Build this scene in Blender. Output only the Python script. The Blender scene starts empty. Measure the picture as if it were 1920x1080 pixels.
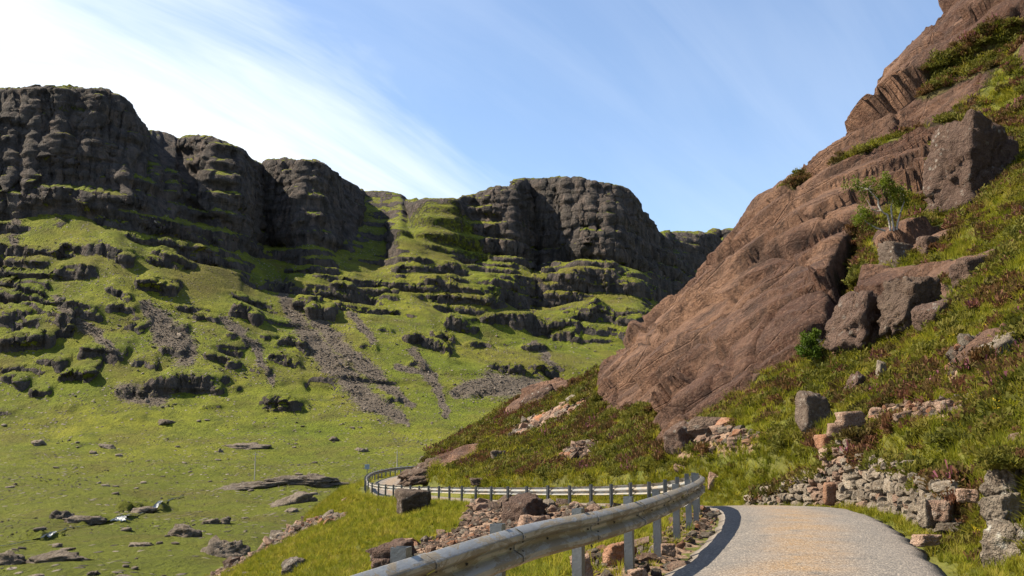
import bpy, bmesh, math, random
import numpy as np
from mathutils import Vector, Matrix

SC = bpy.context.scene
COL = SC.collection
R = math.radians
rnd = random.Random(7)
NR = np.random.default_rng(11)

# ------------------------------------------------------------------ camera
FPX = 1844.0                      # focal length in photograph pixels (1920 wide)
EYE = 1.44
PITCH = math.atan(290.0 / FPX)
cam_d = bpy.data.cameras.new('camera')
cam_d.sensor_width = 36.0
cam_d.lens = 36.0 * FPX / 1920.0
cam_d.clip_start = 0.1
cam_d.clip_end = 20000.0
cam = bpy.data.objects.new('camera', cam_d)
cam.location = (0, 0, EYE)
cam.rotation_euler = (math.pi / 2 + PITCH, 0, 0)
COL.objects.link(cam)
SC.camera = cam

# ------------------------------------------------------------------ light
SUN_EL, SUN_AZ = 45.0, -82.0      # azimuth measured from +Y, negative = left
saz, sel = R(SUN_AZ), R(SUN_EL)
sun_vec = Vector((math.sin(saz) * math.cos(sel), math.cos(saz) * math.cos(sel), math.sin(sel)))
sun_d = bpy.data.lights.new('sun', 'SUN')
sun_d.energy = 5.0
sun_d.angle = R(0.53)
sun_d.color = (1.0, 0.90, 0.72)
sun = bpy.data.objects.new('sun', sun_d)
sun.rotation_euler = sun_vec.to_track_quat('Z', 'Y').to_euler()
sun.location = (-60, 0, 80)
COL.objects.link(sun)

world = bpy.data.worlds.new('World')
SC.world = world
world.use_nodes = True
wn = world.node_tree
wn.nodes.clear()


class NT:
    """a little helper that writes shader nodes"""
    def __init__(self, nt):
        self.nt = nt
    def n(self, typ, ins=None, **kw):
        nd = self.nt.nodes.new(typ)
        for k, v in kw.items():
            setattr(nd, k, v)
        for k, v in (ins or {}).items():
            s = nd.inputs[k]
            if isinstance(v, bpy.types.NodeSocket):
                self.nt.links.new(v, s)
            else:
                s.default_value = v
        return nd
    def math(self, op, a, b=0.0, c=0.0, clamp=False):
        nd = self.n('ShaderNodeMath', {0: a, 1: b, 2: c}, operation=op)
        nd.use_clamp = clamp
        return nd.outputs[0]
    def mix(self, f, a, b, blend='MIX'):
        nd = self.nt.nodes.new('ShaderNodeMix')
        nd.data_type = 'RGBA'
        nd.blend_type = blend
        for s, v in ((nd.inputs[0], f), (nd.inputs[6], a), (nd.inputs[7], b)):
            if isinstance(v, bpy.types.NodeSocket):
                self.nt.links.new(v, s)
            else:
                s.default_value = v if not isinstance(v, tuple) or len(v) == 4 else (*v, 1.0)
        return nd.outputs[2]
    def ramp(self, f, stops, interp='LINEAR'):
        nd = self.n('ShaderNodeValToRGB', {0: f})
        nd.color_ramp.interpolation = interp
        el = nd.color_ramp.elements
        while len(el) < len(stops):
            el.new(0.5)
        for e, (p, c) in zip(el, stops):
            e.position = p
            e.color = (c, c, c, 1) if not isinstance(c, tuple) else (*c, 1)
        return nd.outputs[0]
    def rng(self, f, a, b, c=0.0, d=1.0):
        return self.n('ShaderNodeMapRange', {0: f, 1: a, 2: b, 3: c, 4: d}).outputs[0]
    def noise(self, vec, scale, detail=4.0, rough=0.55, dist=0.0, col=False):
        nd = self.n('ShaderNodeTexNoise', {'Vector': vec, 'Scale': scale, 'Detail': detail, 'Roughness': rough, 'Distortion': dist})
        return nd.outputs[1 if col else 0]
    def mapping(self, vec, scale=(1, 1, 1), rot=(0, 0, 0), loc=(0, 0, 0)):
        return self.n('ShaderNodeMapping', {'Vector': vec, 'Scale': scale, 'Rotation': rot, 'Location': loc}).outputs[0]


w = NT(wn)
sky = w.n('ShaderNodeTexSky', sky_type='NISHITA')
sky.sun_disc = False
sky.sun_elevation = sel
sky.sun_rotation = saz
sky.altitude = 250.0
sky.air_density = 1.0
sky.dust_density = 0.3
sky.ozone_density = 3.0
SKY_STRENGTH = 0.082
wgeo = w.n('ShaderNodeNewGeometry')
wdir = w.n('ShaderNodeVectorMath', {0: wgeo.outputs['Incoming'], 3: -1.0}, operation='SCALE').outputs[0]
wsep = w.n('ShaderNodeSeparateXYZ', {0: wdir})
wz = w.math('MAXIMUM', wsep.outputs[2], 0.02)
# high cloud sheet: the view direction carried on to a level layer
cx = w.math('DIVIDE', wsep.outputs[0], w.math('ADD', wz, 0.5))
cy = w.math('DIVIDE', wsep.outputs[1], w.math('ADD', wz, 0.5))
cvec = w.n('ShaderNodeCombineXYZ', {0: cx, 1: cy, 2: 0.0}).outputs[0]
crot = w.mapping(cvec, rot=(0, 0, R(-44)))
str_a = w.noise(w.mapping(crot, scale=(1.0, 5.0, 1)), 1.9, 6.0, 0.60, 0.5)
str_b = w.noise(w.mapping(crot, scale=(1.0, 2.0, 1), loc=(3.1, 1.7, 0)), 1.6, 4.0, 0.5, 0.3)
# a cirrus bank with one long edge fills the side of the sky towards the sun; thin veils elsewhere
bank = w.math('ADD', w.math('ADD', w.math('MULTIPLY', cx, -0.698), w.math('MULTIPLY', cy, 0.716)), -0.971)
wispy = w.math('ADD', w.math('MULTIPLY', str_a, 0.5), w.math('MULTIPLY', str_b, 0.5))
dens = w.math('ADD', bank, w.math('MULTIPLY', w.math('SUBTRACT', wispy, 0.5), 0.85))
cover = w.n('ShaderNodeMapRange', {0: dens, 1: -0.20, 2: 0.20, 3: 0.0, 4: 1.0}, interpolation_type='SMOOTHSTEP').outputs[0]
veil = w.math('ADD', w.math('MULTIPLY', w.rng(wispy, 0.40, 0.75), 0.17), 0.06)
cover = w.math('MAXIMUM', cover, veil)
ccol = w.mix(0.0, (5.6, 5.9, 6.3, 1), (5.6, 5.9, 6.3, 1))
skycol = w.mix(cover, sky.outputs[0], ccol)
bg = w.n('ShaderNodeBackground', {0: skycol, 1: SKY_STRENGTH})
wout = w.n('ShaderNodeOutputWorld', {0: bg.outputs[0]})

vs = SC.view_settings
vs.view_transform = 'Standard'
vs.look = 'None'
vs.exposure = 1.4
vs.gamma = 1.0
vs.use_curve_mapping = False
SC.cycles.max_bounces = 5
SC.cycles.diffuse_bounces = 2
SC.cycles.transparent_max_bounces = 4
SC.cycles.use_denoising = True


# ------------------------------------------------------------------ numbers
def P(px, py, d):
    """the world point that lies d metres ahead of the camera on the line through a photograph pixel"""
    a, b = (px - 960.0) / FPX, (540.0 - py) / FPX
    cp, sp = math.cos(PITCH), math.sin(PITCH)
    dy, dz = cp - b * sp, sp + b * cp
    return np.array((a * d / dy, d, EYE + dz * d / dy))


def proj(v):
    """photograph pixels of world points (N,3)"""
    cp, sp = math.cos(PITCH), math.sin(PITCH)
    y, z = v[:, 1], v[:, 2] - EYE
    f = y * cp + z * sp
    f = np.where(f < 0.3, 0.3, f)
    return 960 + FPX * v[:, 0] / f, 540 - FPX * (z * cp - y * sp) / f


_g = np.random.default_rng(3).normal(size=(256, 3)).astype(np.float32)
_g /= np.linalg.norm(_g, axis=1)[:, None]
_pm = np.random.default_rng(5).permutation(256)
_pm = np.concatenate([_pm, _pm])


def perlin(p):
    p = np.asarray(p, np.float32)
    i = np.floor(p).astype(np.int32)
    f = p - i
    i &= 255
    u = f * f * f * (f * (f * 6 - 15) + 10)
    out = 0.0
    for dx in (0, 1):
        wx = u[:, 0] if dx else 1 - u[:, 0]
        a = _pm[(i[:, 0] + dx) & 255]
        for dy in (0, 1):
            wy = u[:, 1] if dy else 1 - u[:, 1]
            b = _pm[(a + i[:, 1] + dy) & 255]
            for dz in (0, 1):
                wz_ = u[:, 2] if dz else 1 - u[:, 2]
                g = _g[_pm[(b + i[:, 2] + dz) & 255]]
                dot = g[:, 0] * (f[:, 0] - dx) + g[:, 1] * (f[:, 1] - dy) + g[:, 2] * (f[:, 2] - dz)
                out = out + wx * wy * wz_ * dot
    return out * 1.5


def fbm(p, octv=4, gain=0.5, ridged=False):
    p = np.asarray(p, np.float32)
    s, a, t = 0.0, 1.0, 0.0
    for k in range(octv):
        n = perlin(p * (2.03 ** k) + 17.3 * k)
        if ridged:
            n = 1 - 2 * np.abs(n)
        s = s + a * n
        t += a
        a *= gain
    return s / t


_rt = np.random.default_rng(8).random((256, 3)).astype(np.float32)
_ro = np.random.default_rng(9).normal(size=(256, 4)).astype(np.float32)


def facets(p, tilt=0.8):
    """broken-rock relief: every cell of a jittered lattice is a tilted flat face at its own height"""
    p = np.asarray(p, np.float32)
    i = np.floor(p).astype(np.int32)
    best = np.full(len(p), 1e9, np.float32)
    val = np.zeros(len(p), np.float32)
    for dx in (-1, 0, 1):
        a = _pm[(i[:, 0] + dx) & 255]
        for dy in (-1, 0, 1):
            b = _pm[(a + i[:, 1] + dy) & 255]
            for dz in (-1, 0, 1):
                h = _pm[(b + i[:, 2] + dz) & 255]
                d = p - (i + np.array((dx, dy, dz)) + _rt[h])
                r = (d * d).sum(1)
                m = r < best
                best[m] = r[m]
                hm = h[m]
                val[m] = _ro[hm, 3] * 0.32 + (d[m] * _ro[hm, :3]).sum(1) * tilt * 0.5
    return val


def smooth(a, b, x):
    t = np.clip((x - a) / (b - a), 0, 1)
    return t * t * (3 - 2 * t)


def inpoly(px, py, poly):
    r = np.zeros(px.shape, bool)
    n = len(poly)
    for i in range(n):
        x0, y0 = poly[i]
        x1, y1 = poly[(i + 1) % n]
        if y0 == y1:
            continue
        c = ((y0 > py) != (y1 > py)) & (px < (x1 - x0) * (py - y0) / (y1 - y0) + x0)
        r ^= c
    return r


def blur(a, k, n=1):
    """box blur of a 2-D array"""
    for _ in range(n):
        for ax in (0, 1):
            pad = [(0, 0), (0, 0)]
            pad[ax] = (k + 1, k)
            c = np.cumsum(np.pad(a, pad, 'edge'), axis=ax)
            L = a.shape[ax]
            hi = np.take(c, np.arange(2 * k + 1, 2 * k + 1 + L), axis=ax)
            lo = np.take(c, np.arange(0, L), axis=ax)
            a = (hi - lo) / (2 * k + 1)
    return a


def seg_dist(px, py, line):
    """distance to a polyline whose points carry a width; returns the smallest distance / width"""
    best = np.full(px.shape, 1e9, np.float32)
    for (x0, y0, w0), (x1, y1, w1) in zip(line[:-1], line[1:]):
        dx, dy = x1 - x0, y1 - y0
        t = np.clip(((px - x0) * dx + (py - y0) * dy) / (dx * dx + dy * dy), 0, 1)
        d = np.hypot(px - x0 - t * dx, py - y0 - t * dy) / (w0 + (w1 - w0) * t)
        best = np.minimum(best, d)
    return best


def mesh_np(name, verts, quads, mats=(), smooth_shade=True):
    """a mesh out of arrays of vertices and quads / triangles"""
    me = bpy.data.meshes.new(name)
    verts = np.ascontiguousarray(verts, np.float32)
    quads = np.ascontiguousarray(quads, np.int32)
    k = quads.shape[1]
    me.vertices.add(len(verts))
    me.vertices.foreach_set('co', verts.ravel())
    me.loops.add(quads.size)
    me.loops.foreach_set('vertex_index', quads.ravel())
    me.polygons.add(len(quads))
    me.polygons.foreach_set('loop_start', np.arange(0, quads.size, k, dtype=np.int32))
    me.polygons.foreach_set('loop_total', np.full(len(quads), k, np.int32))
    me.polygons.foreach_set('use_smooth', np.full(len(quads), smooth_shade, bool))
    me.update(calc_edges=True)
    for m in mats:
        me.materials.append(m)
    return me


def set_mask(me, r, g, b, name='mask'):
    at = me.color_attributes.new(name, 'FLOAT_COLOR', 'POINT')
    c = np.stack([r, g, b, np.ones_like(r)], 1).astype(np.float32)
    at.data.foreach_set('color', c.ravel())


def grid_quads(nr, nc):
    i = np.arange(nr * nc).reshape(nr, nc)
    return np.stack([i[:-1, :-1], i[:-1, 1:], i[1:, 1:], i[1:, :-1]], -1).reshape(-1, 4)


def grid_normals(V):
    """V (nr,nc,3) -> unit normals, up-facing"""
    du = np.gradient(V, axis=1)
    dv = np.gradient(V, axis=0)
    n = np.cross(du, dv)
    n /= np.linalg.norm(n, axis=2)[..., None] + 1e-9
    return np.where(n[..., 2:3] < 0, -n, n)


def link(o, parent=None):
    COL.objects.link(o)
    if parent is not None:
        o.parent = parent
    return o


def tag(o, label=None, cat=None, group=None, kind=None):
    for k, v in (('label', label), ('category', cat), ('group', group), ('kind', kind)):
        if v:
            o[k] = v
    return o


def obj(name, me, parent=None, **kw):
    return tag(link(bpy.data.objects.new(name, me), parent), **kw)


def material(name, rough=0.9, spec=0.2):
    m = bpy.data.materials.new(name)
    m.use_nodes = True
    nt = m.node_tree
    b = nt.nodes['Principled BSDF']
    b.inputs['Roughness'].default_value = rough
    b.inputs['Specular IOR Level'].default_value = spec
    return m, NT(nt), b


DIM = 0.72                        # all base colours are set for this exposure


def L_(nt, a, b):
    if b.name == 'Base Color':
        a = nt.mix(1.0, a, (DIM, DIM, DIM, 1.0), 'MULTIPLY')
    nt.nt.links.new(a, b)


# ------------------------------------------------------------------ materials of the ground
def rock_colour(t, pos, tone):
    """weathered sandstone; tone = (dark, mid, light) colours"""
    big = t.noise(pos, 0.06, 4, 0.6)
    mid = t.noise(pos, 0.55, 6, 0.65)
    fine = t.noise(pos, 4.0, 5, 0.7)
    c = t.mix(t.rng(mid, 0.3, 0.72), tone[0], tone[1])
    c = t.mix(t.rng(fine, 0.42, 0.75), c, tone[2])
    c = t.mix(t.math('MULTIPLY', t.rng(big, 0.45, 0.7), 0.45), c, tone[1])
    return c


def far_material():
    m, t, b = material('mountain_slope')
    tc = t.n('ShaderNodeNewGeometry')
    pos = tc.outputs['Position']
    at = t.n('ShaderNodeVertexColor', layer_name='mask')
    s = t.n('ShaderNodeSeparateColor', {0: at.outputs[0]})
    rock_m, scree_m, dry_m = s.outputs[0], s.outputs[1], s.outputs[2]
    n1 = t.noise(pos, 0.018, 5, 0.6)
    n2 = t.noise(pos, 0.12, 6, 0.65)
    n3 = t.noise(pos, 0.9, 4, 0.7)
    g = t.mix(t.rng(n1, 0.36, 0.64), (0.172, 0.212, 0.017), (0.278, 0.272, 0.028))
    g = t.mix(t.math('MULTIPLY', t.rng(n2, 0.42, 0.66), 0.8), g, (0.085, 0.105, 0.014))
    zz = t.n('ShaderNodeSeparateXYZ', {0: pos}).outputs[2]
    g = t.mix(t.math('MULTIPLY', t.rng(zz, 4.0, -9.0), 0.65), g, (0.145, 0.165, 0.016))
    g = t.mix(t.math('MULTIPLY', t.rng(t.noise(pos, 0.045, 5, 0.7), 0.50, 0.66), 0.6), g, (0.150, 0.122, 0.036))
    g = t.mix(t.rng(n3, 0.5, 0.8), g, (0.075, 0.075, 0.020))
    # stones too small to model singly: each cell of a lattice may hold one
    vo = t.n('ShaderNodeTexVoronoi', {'Vector': pos, 'Scale': 0.62, 'Randomness': 1.0})
    vr = t.n('ShaderNodeSeparateColor', {0: vo.outputs[1]})
    dn = t.math('ADD', t.math('MULTIPLY', t.rng(t.noise(pos, 0.035, 4, 0.65), 0.40, 0.68), 0.55), t.math('MULTIPLY', scree_m, 0.6))
    has = t.math('MULTIPLY', t.math('LESS_THAN', vr.outputs[0], dn), t.rng(vo.outputs[0], 0.42, 0.30))
    stc = t.mix(vr.outputs[1], (0.060, 0.048, 0.038), (0.400, 0.340, 0.280))
    g = t.mix(has, g, stc)
    g = t.mix(t.math('MULTIPLY', dry_m, 0.75), g, (0.150, 0.118, 0.030))
    # rock: upright joints and level beds
    stretch = t.mapping(pos, scale=(0.16, 0.16, 0.035))
    cols = t.noise(stretch, 1.0, 7, 0.68, 0.4)
    beds = t.noise(t.mapping(pos, scale=(0.02, 0.02, 0.30)), 1.0, 5, 0.6, 0.3)
    rk = t.mix(t.rng(cols, 0.34, 0.68), (0.040, 0.035, 0.033), (0.158, 0.130, 0.114))
    rk = t.mix(t.math('MULTIPLY', t.rng(beds, 0.5, 0.72), 0.5), rk, (0.062, 0.055, 0.050))
    rk = t.mix(t.math('MULTIPLY', t.rng(n2, 0.50, 0.75), 0.45), rk, (0.150, 0.138, 0.122))
    rk = t.mix(t.math('MULTIPLY', t.rng(n3, 0.55, 0.8), 0.35), rk, (0.070, 0.076, 0.030))
    sc = t.mix(t.rng(n3, 0.35, 0.7), (0.120, 0.096, 0.074), (0.225, 0.180, 0.140))
    edge = t.math('ADD', rock_m, t.math('MULTIPLY', t.math('SUBTRACT', t.noise(pos, 0.35, 6, 0.7), 0.5), 1.1))
    rock_f = t.rng(edge, 0.42, 0.60)
    sedge = t.math('ADD', scree_m, t.math('MULTIPLY', t.math('SUBTRACT', t.noise(pos, 0.30, 6, 0.75), 0.5), 1.5))
    c = t.mix(t.rng(sedge, 0.40, 0.75), g, sc)
    hgt = t.math('ADD', t.math('MULTIPLY', t.noise(t.mapping(pos, scale=(0.22, 0.22, 0.05)), 1.0, 7, 0.7, 0.3), 4.2),
                 t.math('MULTIPLY', beds, 1.8))
    jn = t.n('ShaderNodeTexVoronoi', {'Vector': t.mapping(pos, scale=(0.36, 0.36, 0.085)), 'Scale': 1.0, 'Randomness': 1.0})
    jr = t.n('ShaderNodeSeparateColor', {0: jn.outputs[1]})
    hgt = t.math('ADD', hgt, t.math('MULTIPLY', jr.outputs[0], 1.7))
    rk = t.mix(t.math('MULTIPLY', t.rng(jr.outputs[1], 0.55, 1.0), 0.5), rk, (0.215, 0.160, 0.132))
    c = t.mix(rock_f, c, rk)
    L_(t, c, b.inputs['Base Color'])
    gh = t.math('ADD', t.math('MULTIPLY', t.noise(pos, 0.55, 7, 0.72), 1.5), t.math('MULTIPLY', has, 0.5))
    hh = t.n('ShaderNodeMix', {0: rock_f, 2: gh, 3: hgt}).outputs[0]
    bp = t.n('ShaderNodeBump', {'Strength': 1.0, 'Distance': 2.2, 'Height': hh})
    L_(t, bp.outputs[0], b.inputs['Normal'])
    b.inputs['Specular IOR Level'].default_value = 0.12
    return m


def near_material():
    m, t, b = material('hillside_ground')
    tc = t.n('ShaderNodeNewGeometry')
    pos = tc.outputs['Position']
    at = t.n('ShaderNodeVertexColor', layer_name='mask')
    s = t.n('ShaderNodeSeparateColor', {0: at.outputs[0]})
    rock_m, heath_m, dirt_m = s.outputs[0], s.outputs[1], s.outputs[2]
    n1 = t.noise(pos, 0.25, 5, 0.6)
    n2 = t.noise(pos, 1.6, 6, 0.65)
    n3 = t.noise(pos, 9.0, 4, 0.7)
    g = t.mix(t.rng(n1, 0.35, 0.65), (0.085, 0.100, 0.012), (0.140, 0.135, 0.018))
    g = t.mix(t.rng(n2, 0.45, 0.75), g, (0.060, 0.075, 0.012))
    g = t.mix(t.rng(n3, 0.45, 0.8), g, (0.120, 0.110, 0.025))
    h = t.mix(t.rng(n2, 0.35, 0.65), (0.045, 0.028, 0.014), (0.080, 0.062, 0.018))
    g = t.mix(heath_m, g, h)
    # sandstone: big tonal patches, fine grain, pale lichen, dark seepage
    ea = P(1600, 258, 64.5) - P(1130, 692, 84)
    ea /= np.linalg.norm(ea)
    en = np.array((-.62, -.45, .64)); en -= ea * (en @ ea); en /= np.linalg.norm(en)
    eb = np.cross(en, ea)
    dt = [t.n('ShaderNodeVectorMath', {0: pos, 1: tuple(float(q) for q in e_)}, operation='DOT_PRODUCT').outputs['Value'] for e_ in (ea, eb, en)]
    rp = t.n('ShaderNodeCombineXYZ', {0: dt[0], 1: dt[1], 2: dt[2]}).outputs[0]
    band = t.noise(t.mapping(rp, scale=(0.16, 0.75, 0.9)), 1.0, 7, 0.66, 0.7)
    big = t.noise(pos, 0.13, 5, 0.62)
    grain = t.noise(pos, 7.0, 6, 0.75)
    rk = t.mix(t.rng(big, 0.42, 0.57), (0.125, 0.060, 0.039), (0.310, 0.172, 0.110))
    rk = t.mix(t.math('MULTIPLY', t.rng(band, 0.47, 0.61), 0.72), rk, (0.092, 0.050, 0.037))
    rk = t.mix(t.math('MULTIPLY', t.rng(grain, 0.48, 0.64), 0.5), rk, (0.340, 0.215, 0.150))
    seep = t.noise(t.mapping(pos, scale=(0.9, 0.9, 0.10)), 1.0, 5, 0.6)
    rk = t.mix(t.math('MULTIPLY', t.rng(seep, 0.54, 0.68), 0.7), rk, (0.050, 0.034, 0.028))
    mott = t.noise(pos, 1.5, 6, 0.75, 0.6)
    rk = t.mix(t.math('MULTIPLY', t.rng(mott, 0.50, 0.61), 0.5), rk, (0.085, 0.050, 0.038))
    lm = t.math('MULTIPLY', t.rng(t.noise(pos, 3.1, 6, 0.8, 1.0), 0.66, 0.73), t.rng(t.noise(pos, 0.35, 3, 0.5), 0.50, 0.62))
    rk = t.mix(lm, rk, (0.48, 0.43, 0.36))
    dirt = t.mix(t.rng(n3, 0.35, 0.7), (0.170, 0.100, 0.062), (0.310, 0.215, 0.150))
    edge = t.math('ADD', rock_m, t.math('MULTIPLY', t.math('SUBTRACT', t.noise(pos, 1.2, 6, 0.7), 0.5), 0.7))
    rock_f = t.rng(edge, 0.44, 0.58)
    de = t.math('ADD', dirt_m, t.math('MULTIPLY', t.math('SUBTRACT', t.noise(pos, 2.2, 6, 0.7), 0.5), 1.0))
    c = t.mix(t.rng(de, 0.45, 0.62), g, dirt)
    c = t.mix(rock_f, c, rk)
    L_(t, c, b.inputs['Base Color'])
    cr = t.n('ShaderNodeTexVoronoi', {'Vector': t.mapping(rp, scale=(0.14, 0.42, 0.5)), 'Scale': 1.0}, feature='DISTANCE_TO_EDGE')
    crk = t.rng(cr.outputs[0], 0.0, 0.02)
    hgt = t.math('ADD', t.math('MULTIPLY', band, 0.30), t.math('MULTIPLY', t.noise(t.mapping(rp, scale=(1.0, 2.6, 3.0)), 1.0, 7, 0.70), 0.65))
    hgt = t.math('ADD', hgt, t.math('MULTIPLY', t.noise(pos, 2.4, 6, 0.78, 0.4), 0.70))
    hgt = t.math('ADD', hgt, t.math('MULTIPLY', crk, 0.16))
    gh = t.math('MULTIPLY', n2, 0.22)
    hh = t.n('ShaderNodeMix', {0: rock_f, 2: gh, 3: hgt}).outputs[0]
    bp = t.n('ShaderNodeBump', {'Strength': 1.0, 'Distance': 0.8, 'Height': hh})
    L_(t, bp.outputs[0], b.inputs['Normal'])
    return m


M_FAR = far_material()
M_NEAR = near_material()

# ------------------------------------------------------------------ the far ridge and the valley
LV = {
 'E': [(-700, 750, 400), (0, 748, 426), (200, 745, 430), (600, 745, 446), (800, 765, 446), (1000, 760, 458), (1200, 760, 470), (1700, 760, 540), (2600, 760, 580)],
 'F': [(-700, 640, 440), (0, 640, 466), (200, 650, 468), (400, 655, 478), (600, 660, 506), (800, 680, 508), (1000, 690, 520), (1200, 680, 540), (1700, 680, 680), (2600, 680, 740)],
 'G': [(-700, 540, 490), (0, 520, 514), (200, 530, 516), (330, 570, 515), (450, 580, 530), (540, 585, 564), (620, 600, 562), (720, 585, 590), (800, 615, 575), (900, 635, 585), (1000, 640, 600), (1100, 640, 605), (1200, 640, 610), (1400, 620, 760), (2600, 620, 840)],
 'H': [(-700, 430, 530), (0, 400, 566), (100, 384, 574), (200, 412, 572), (300, 445, 576), (340, 470, 574), (400, 508, 568), (450, 535, 572), (480, 520, 618), (525, 535, 640), (545, 545, 606), (600, 550, 606), (660, 510, 660), (700, 500, 690), (722, 492, 692), (745, 500, 664), (800, 560, 632), (900, 592, 632), (960, 580, 660), (1000, 578, 692), (1060, 572, 688), (1100, 562, 694), (1200, 560, 704), (1250, 575, 750), (1300, 570, 840), (1400, 550, 950), (2600, 540, 990)],
 'K': [(-700, 485, 510), (0, 460, 540), (200, 470, 544), (330, 520, 545), (450, 558, 551), (540, 565, 585), (620, 575, 584), (720, 540, 640), (760, 575, 600), (800, 590, 585), (900, 612, 592), (960, 600, 606), (1000, 600, 612), (1100, 592, 614), (1200, 590, 620), (1300, 590, 780), (1400, 585, 850), (2600, 580, 900)],
 'L': [(-700, 380, 538), (0, 365, 572), (100, 352, 579), (200, 372, 578), (300, 398, 606), (400, 458, 604), (480, 475, 666), (530, 495, 662), (600, 510, 638), (700, 462, 735), (722, 475, 718), (745, 465, 690), (800, 510, 650), (900, 530, 652), (960, 515, 680), (1000, 520, 705), (1060, 510, 700), (1100, 503, 706), (1200, 515, 716), (1250, 545, 775), (1300, 540, 870), (1400, 520, 990), (2600, 510, 1030)],
 'I': [(-700, 330, 545), (0, 330, 582), (60, 318, 588), (100, 322, 590), (200, 335, 592), (260, 345, 606), (300, 350, 636), (350, 385, 650), (400, 408, 634), (440, 440, 648), (478, 430, 715), (500, 450, 712), (530, 455, 690), (560, 452, 672), (600, 470, 672), (660, 440, 740), (700, 425, 780), (725, 455, 745), (745, 430, 715), (800, 470, 702), (880, 485, 725), (930, 480, 742), (980, 482, 752), (1005, 500, 790), (1030, 488, 780), (1100, 486, 762), (1150, 490, 754), (1200, 500, 775), (1250, 515, 815), (1300, 505, 930), (1345, 500, 1000), (1400, 490, 1050), (2600, 480, 1080)],
 'J': [(-700, 150, 570), (-300, 150, 596), (0, 168, 612), (60, 166, 614), (92, 166, 616), (100, 171, 640), (115, 168, 620), (160, 168, 624), (200, 190, 634), (228, 225, 650), (243, 240, 676), (262, 241, 694), (290, 247, 704), (310, 258, 708), (350, 257, 694), (392, 259, 680), (430, 278, 688), (465, 308, 722), (476, 316, 772), (484, 305, 750), (512, 300, 735), (560, 300, 728), (588, 303, 735), (620, 325, 765), (658, 352, 830), (670, 356, 890), (720, 357, 890), (745, 363, 885), (764, 381, 880), (772, 377, 792), (795, 371, 760), (840, 372, 758), (862, 370, 778), (890, 362, 800), (930, 343, 790), (968, 338, 785), (985, 341, 850), (1000, 341, 855), (1015, 339, 818), (1085, 332, 796), (1130, 338, 788), (1165, 349, 788), (1195, 373, 815), (1212, 405, 835), (1222, 425, 850), (1250, 447, 880), (1256, 434, 1000), (1275, 427, 985), (1318, 427, 985), (1338, 442, 1010), (1346, 434, 1120), (1372, 427, 1110), (1405, 428, 1110), (1600, 420, 1150), (2600, 400, 1200)],
}
ORDER = 'EFGKHLIJ'
px_cols = np.concatenate([np.linspace(-900, -60, 110, endpoint=False), np.linspace(-60, 1440, 830, endpoint=False), np.linspace(1440, 2600, 60)])
NCOL = len(px_cols)
DS = np.concatenate([np.linspace(62, 400, 170, endpoint=False), np.linspace(400, 900, 440, endpoint=False), np.linspace(900, 1200, 90, endpoint=False), np.linspace(1200, 1600, 12)])


def far_profiles():
    pc = px_cols
    U = (pc - 960) / FPX
    lev_d = [np.full(NCOL, v) for v in (55.0, 125.0, 215.0, 300.0, 350.0, 392.0)]
    lev_z = [np.full(NCOL, v) for v in (-12.5, -13.2, -11.8, -8.8, -4.8, 3.0)]
    for k in ORDER:
        a = np.array(LV[k], float)
        y = np.interp(pc, a[:, 0], a[:, 1])
        d = np.interp(pc, a[:, 0], a[:, 2])
        wv = np.exp(-.5 * (np.arange(-12, 13) / 3.2) ** 2)
        wv /= wv.sum()
        ds_ = np.convolve(np.pad(d, 12, 'edge'), wv, 'valid')
        zx = pc / 22.0
        d = ds_ + fbm(np.stack([zx, zx * 0 + ord(k), zx * 0], 1), 3) * (9.0 if k in 'IJ' else 3.0 if k == 'L' else 0.0) * (1 - smooth(715, 735, pc) * smooth(915, 895, pc))
        y = np.convolve(np.pad(y, 12, 'edge'), np.exp(-.5 * (np.arange(-12, 13) / 1.5) ** 2) / np.exp(-.5 * (np.arange(-12, 13) / 1.5) ** 2).sum(), 'valid')
        if lev_d and k != 'E':
            d = np.maximum(d, lev_d[-1] + 4)
        z = np.array([P(960, yy, dd)[2] for yy, dd in zip(y, d)])
        lev_d.append(d)
        lev_z.append(z)
    zt = lev_z[-1]
    lev_d += [lev_d[-1] + 14, lev_d[-1] + 130, np.full(NCOL, 1700.0)]
    lev_z += [zt + 2.0, zt - 4, zt - 40]
    D = np.stack(lev_d, 1)
    Z = np.stack(lev_z, 1)
    H = np.stack([np.interp(DS, D[i], Z[i]) for i in range(NCOL)])
    # soften the kinks of the lower slopes only
    k = np.ones(13) / 13
    Hs = np.stack([np.convolve(np.pad(h, 6, 'edge'), k, 'valid') for h in H])
    hi = smooth(60, 120, H)
    return Hs * (1 - hi) + H * hi, U


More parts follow.
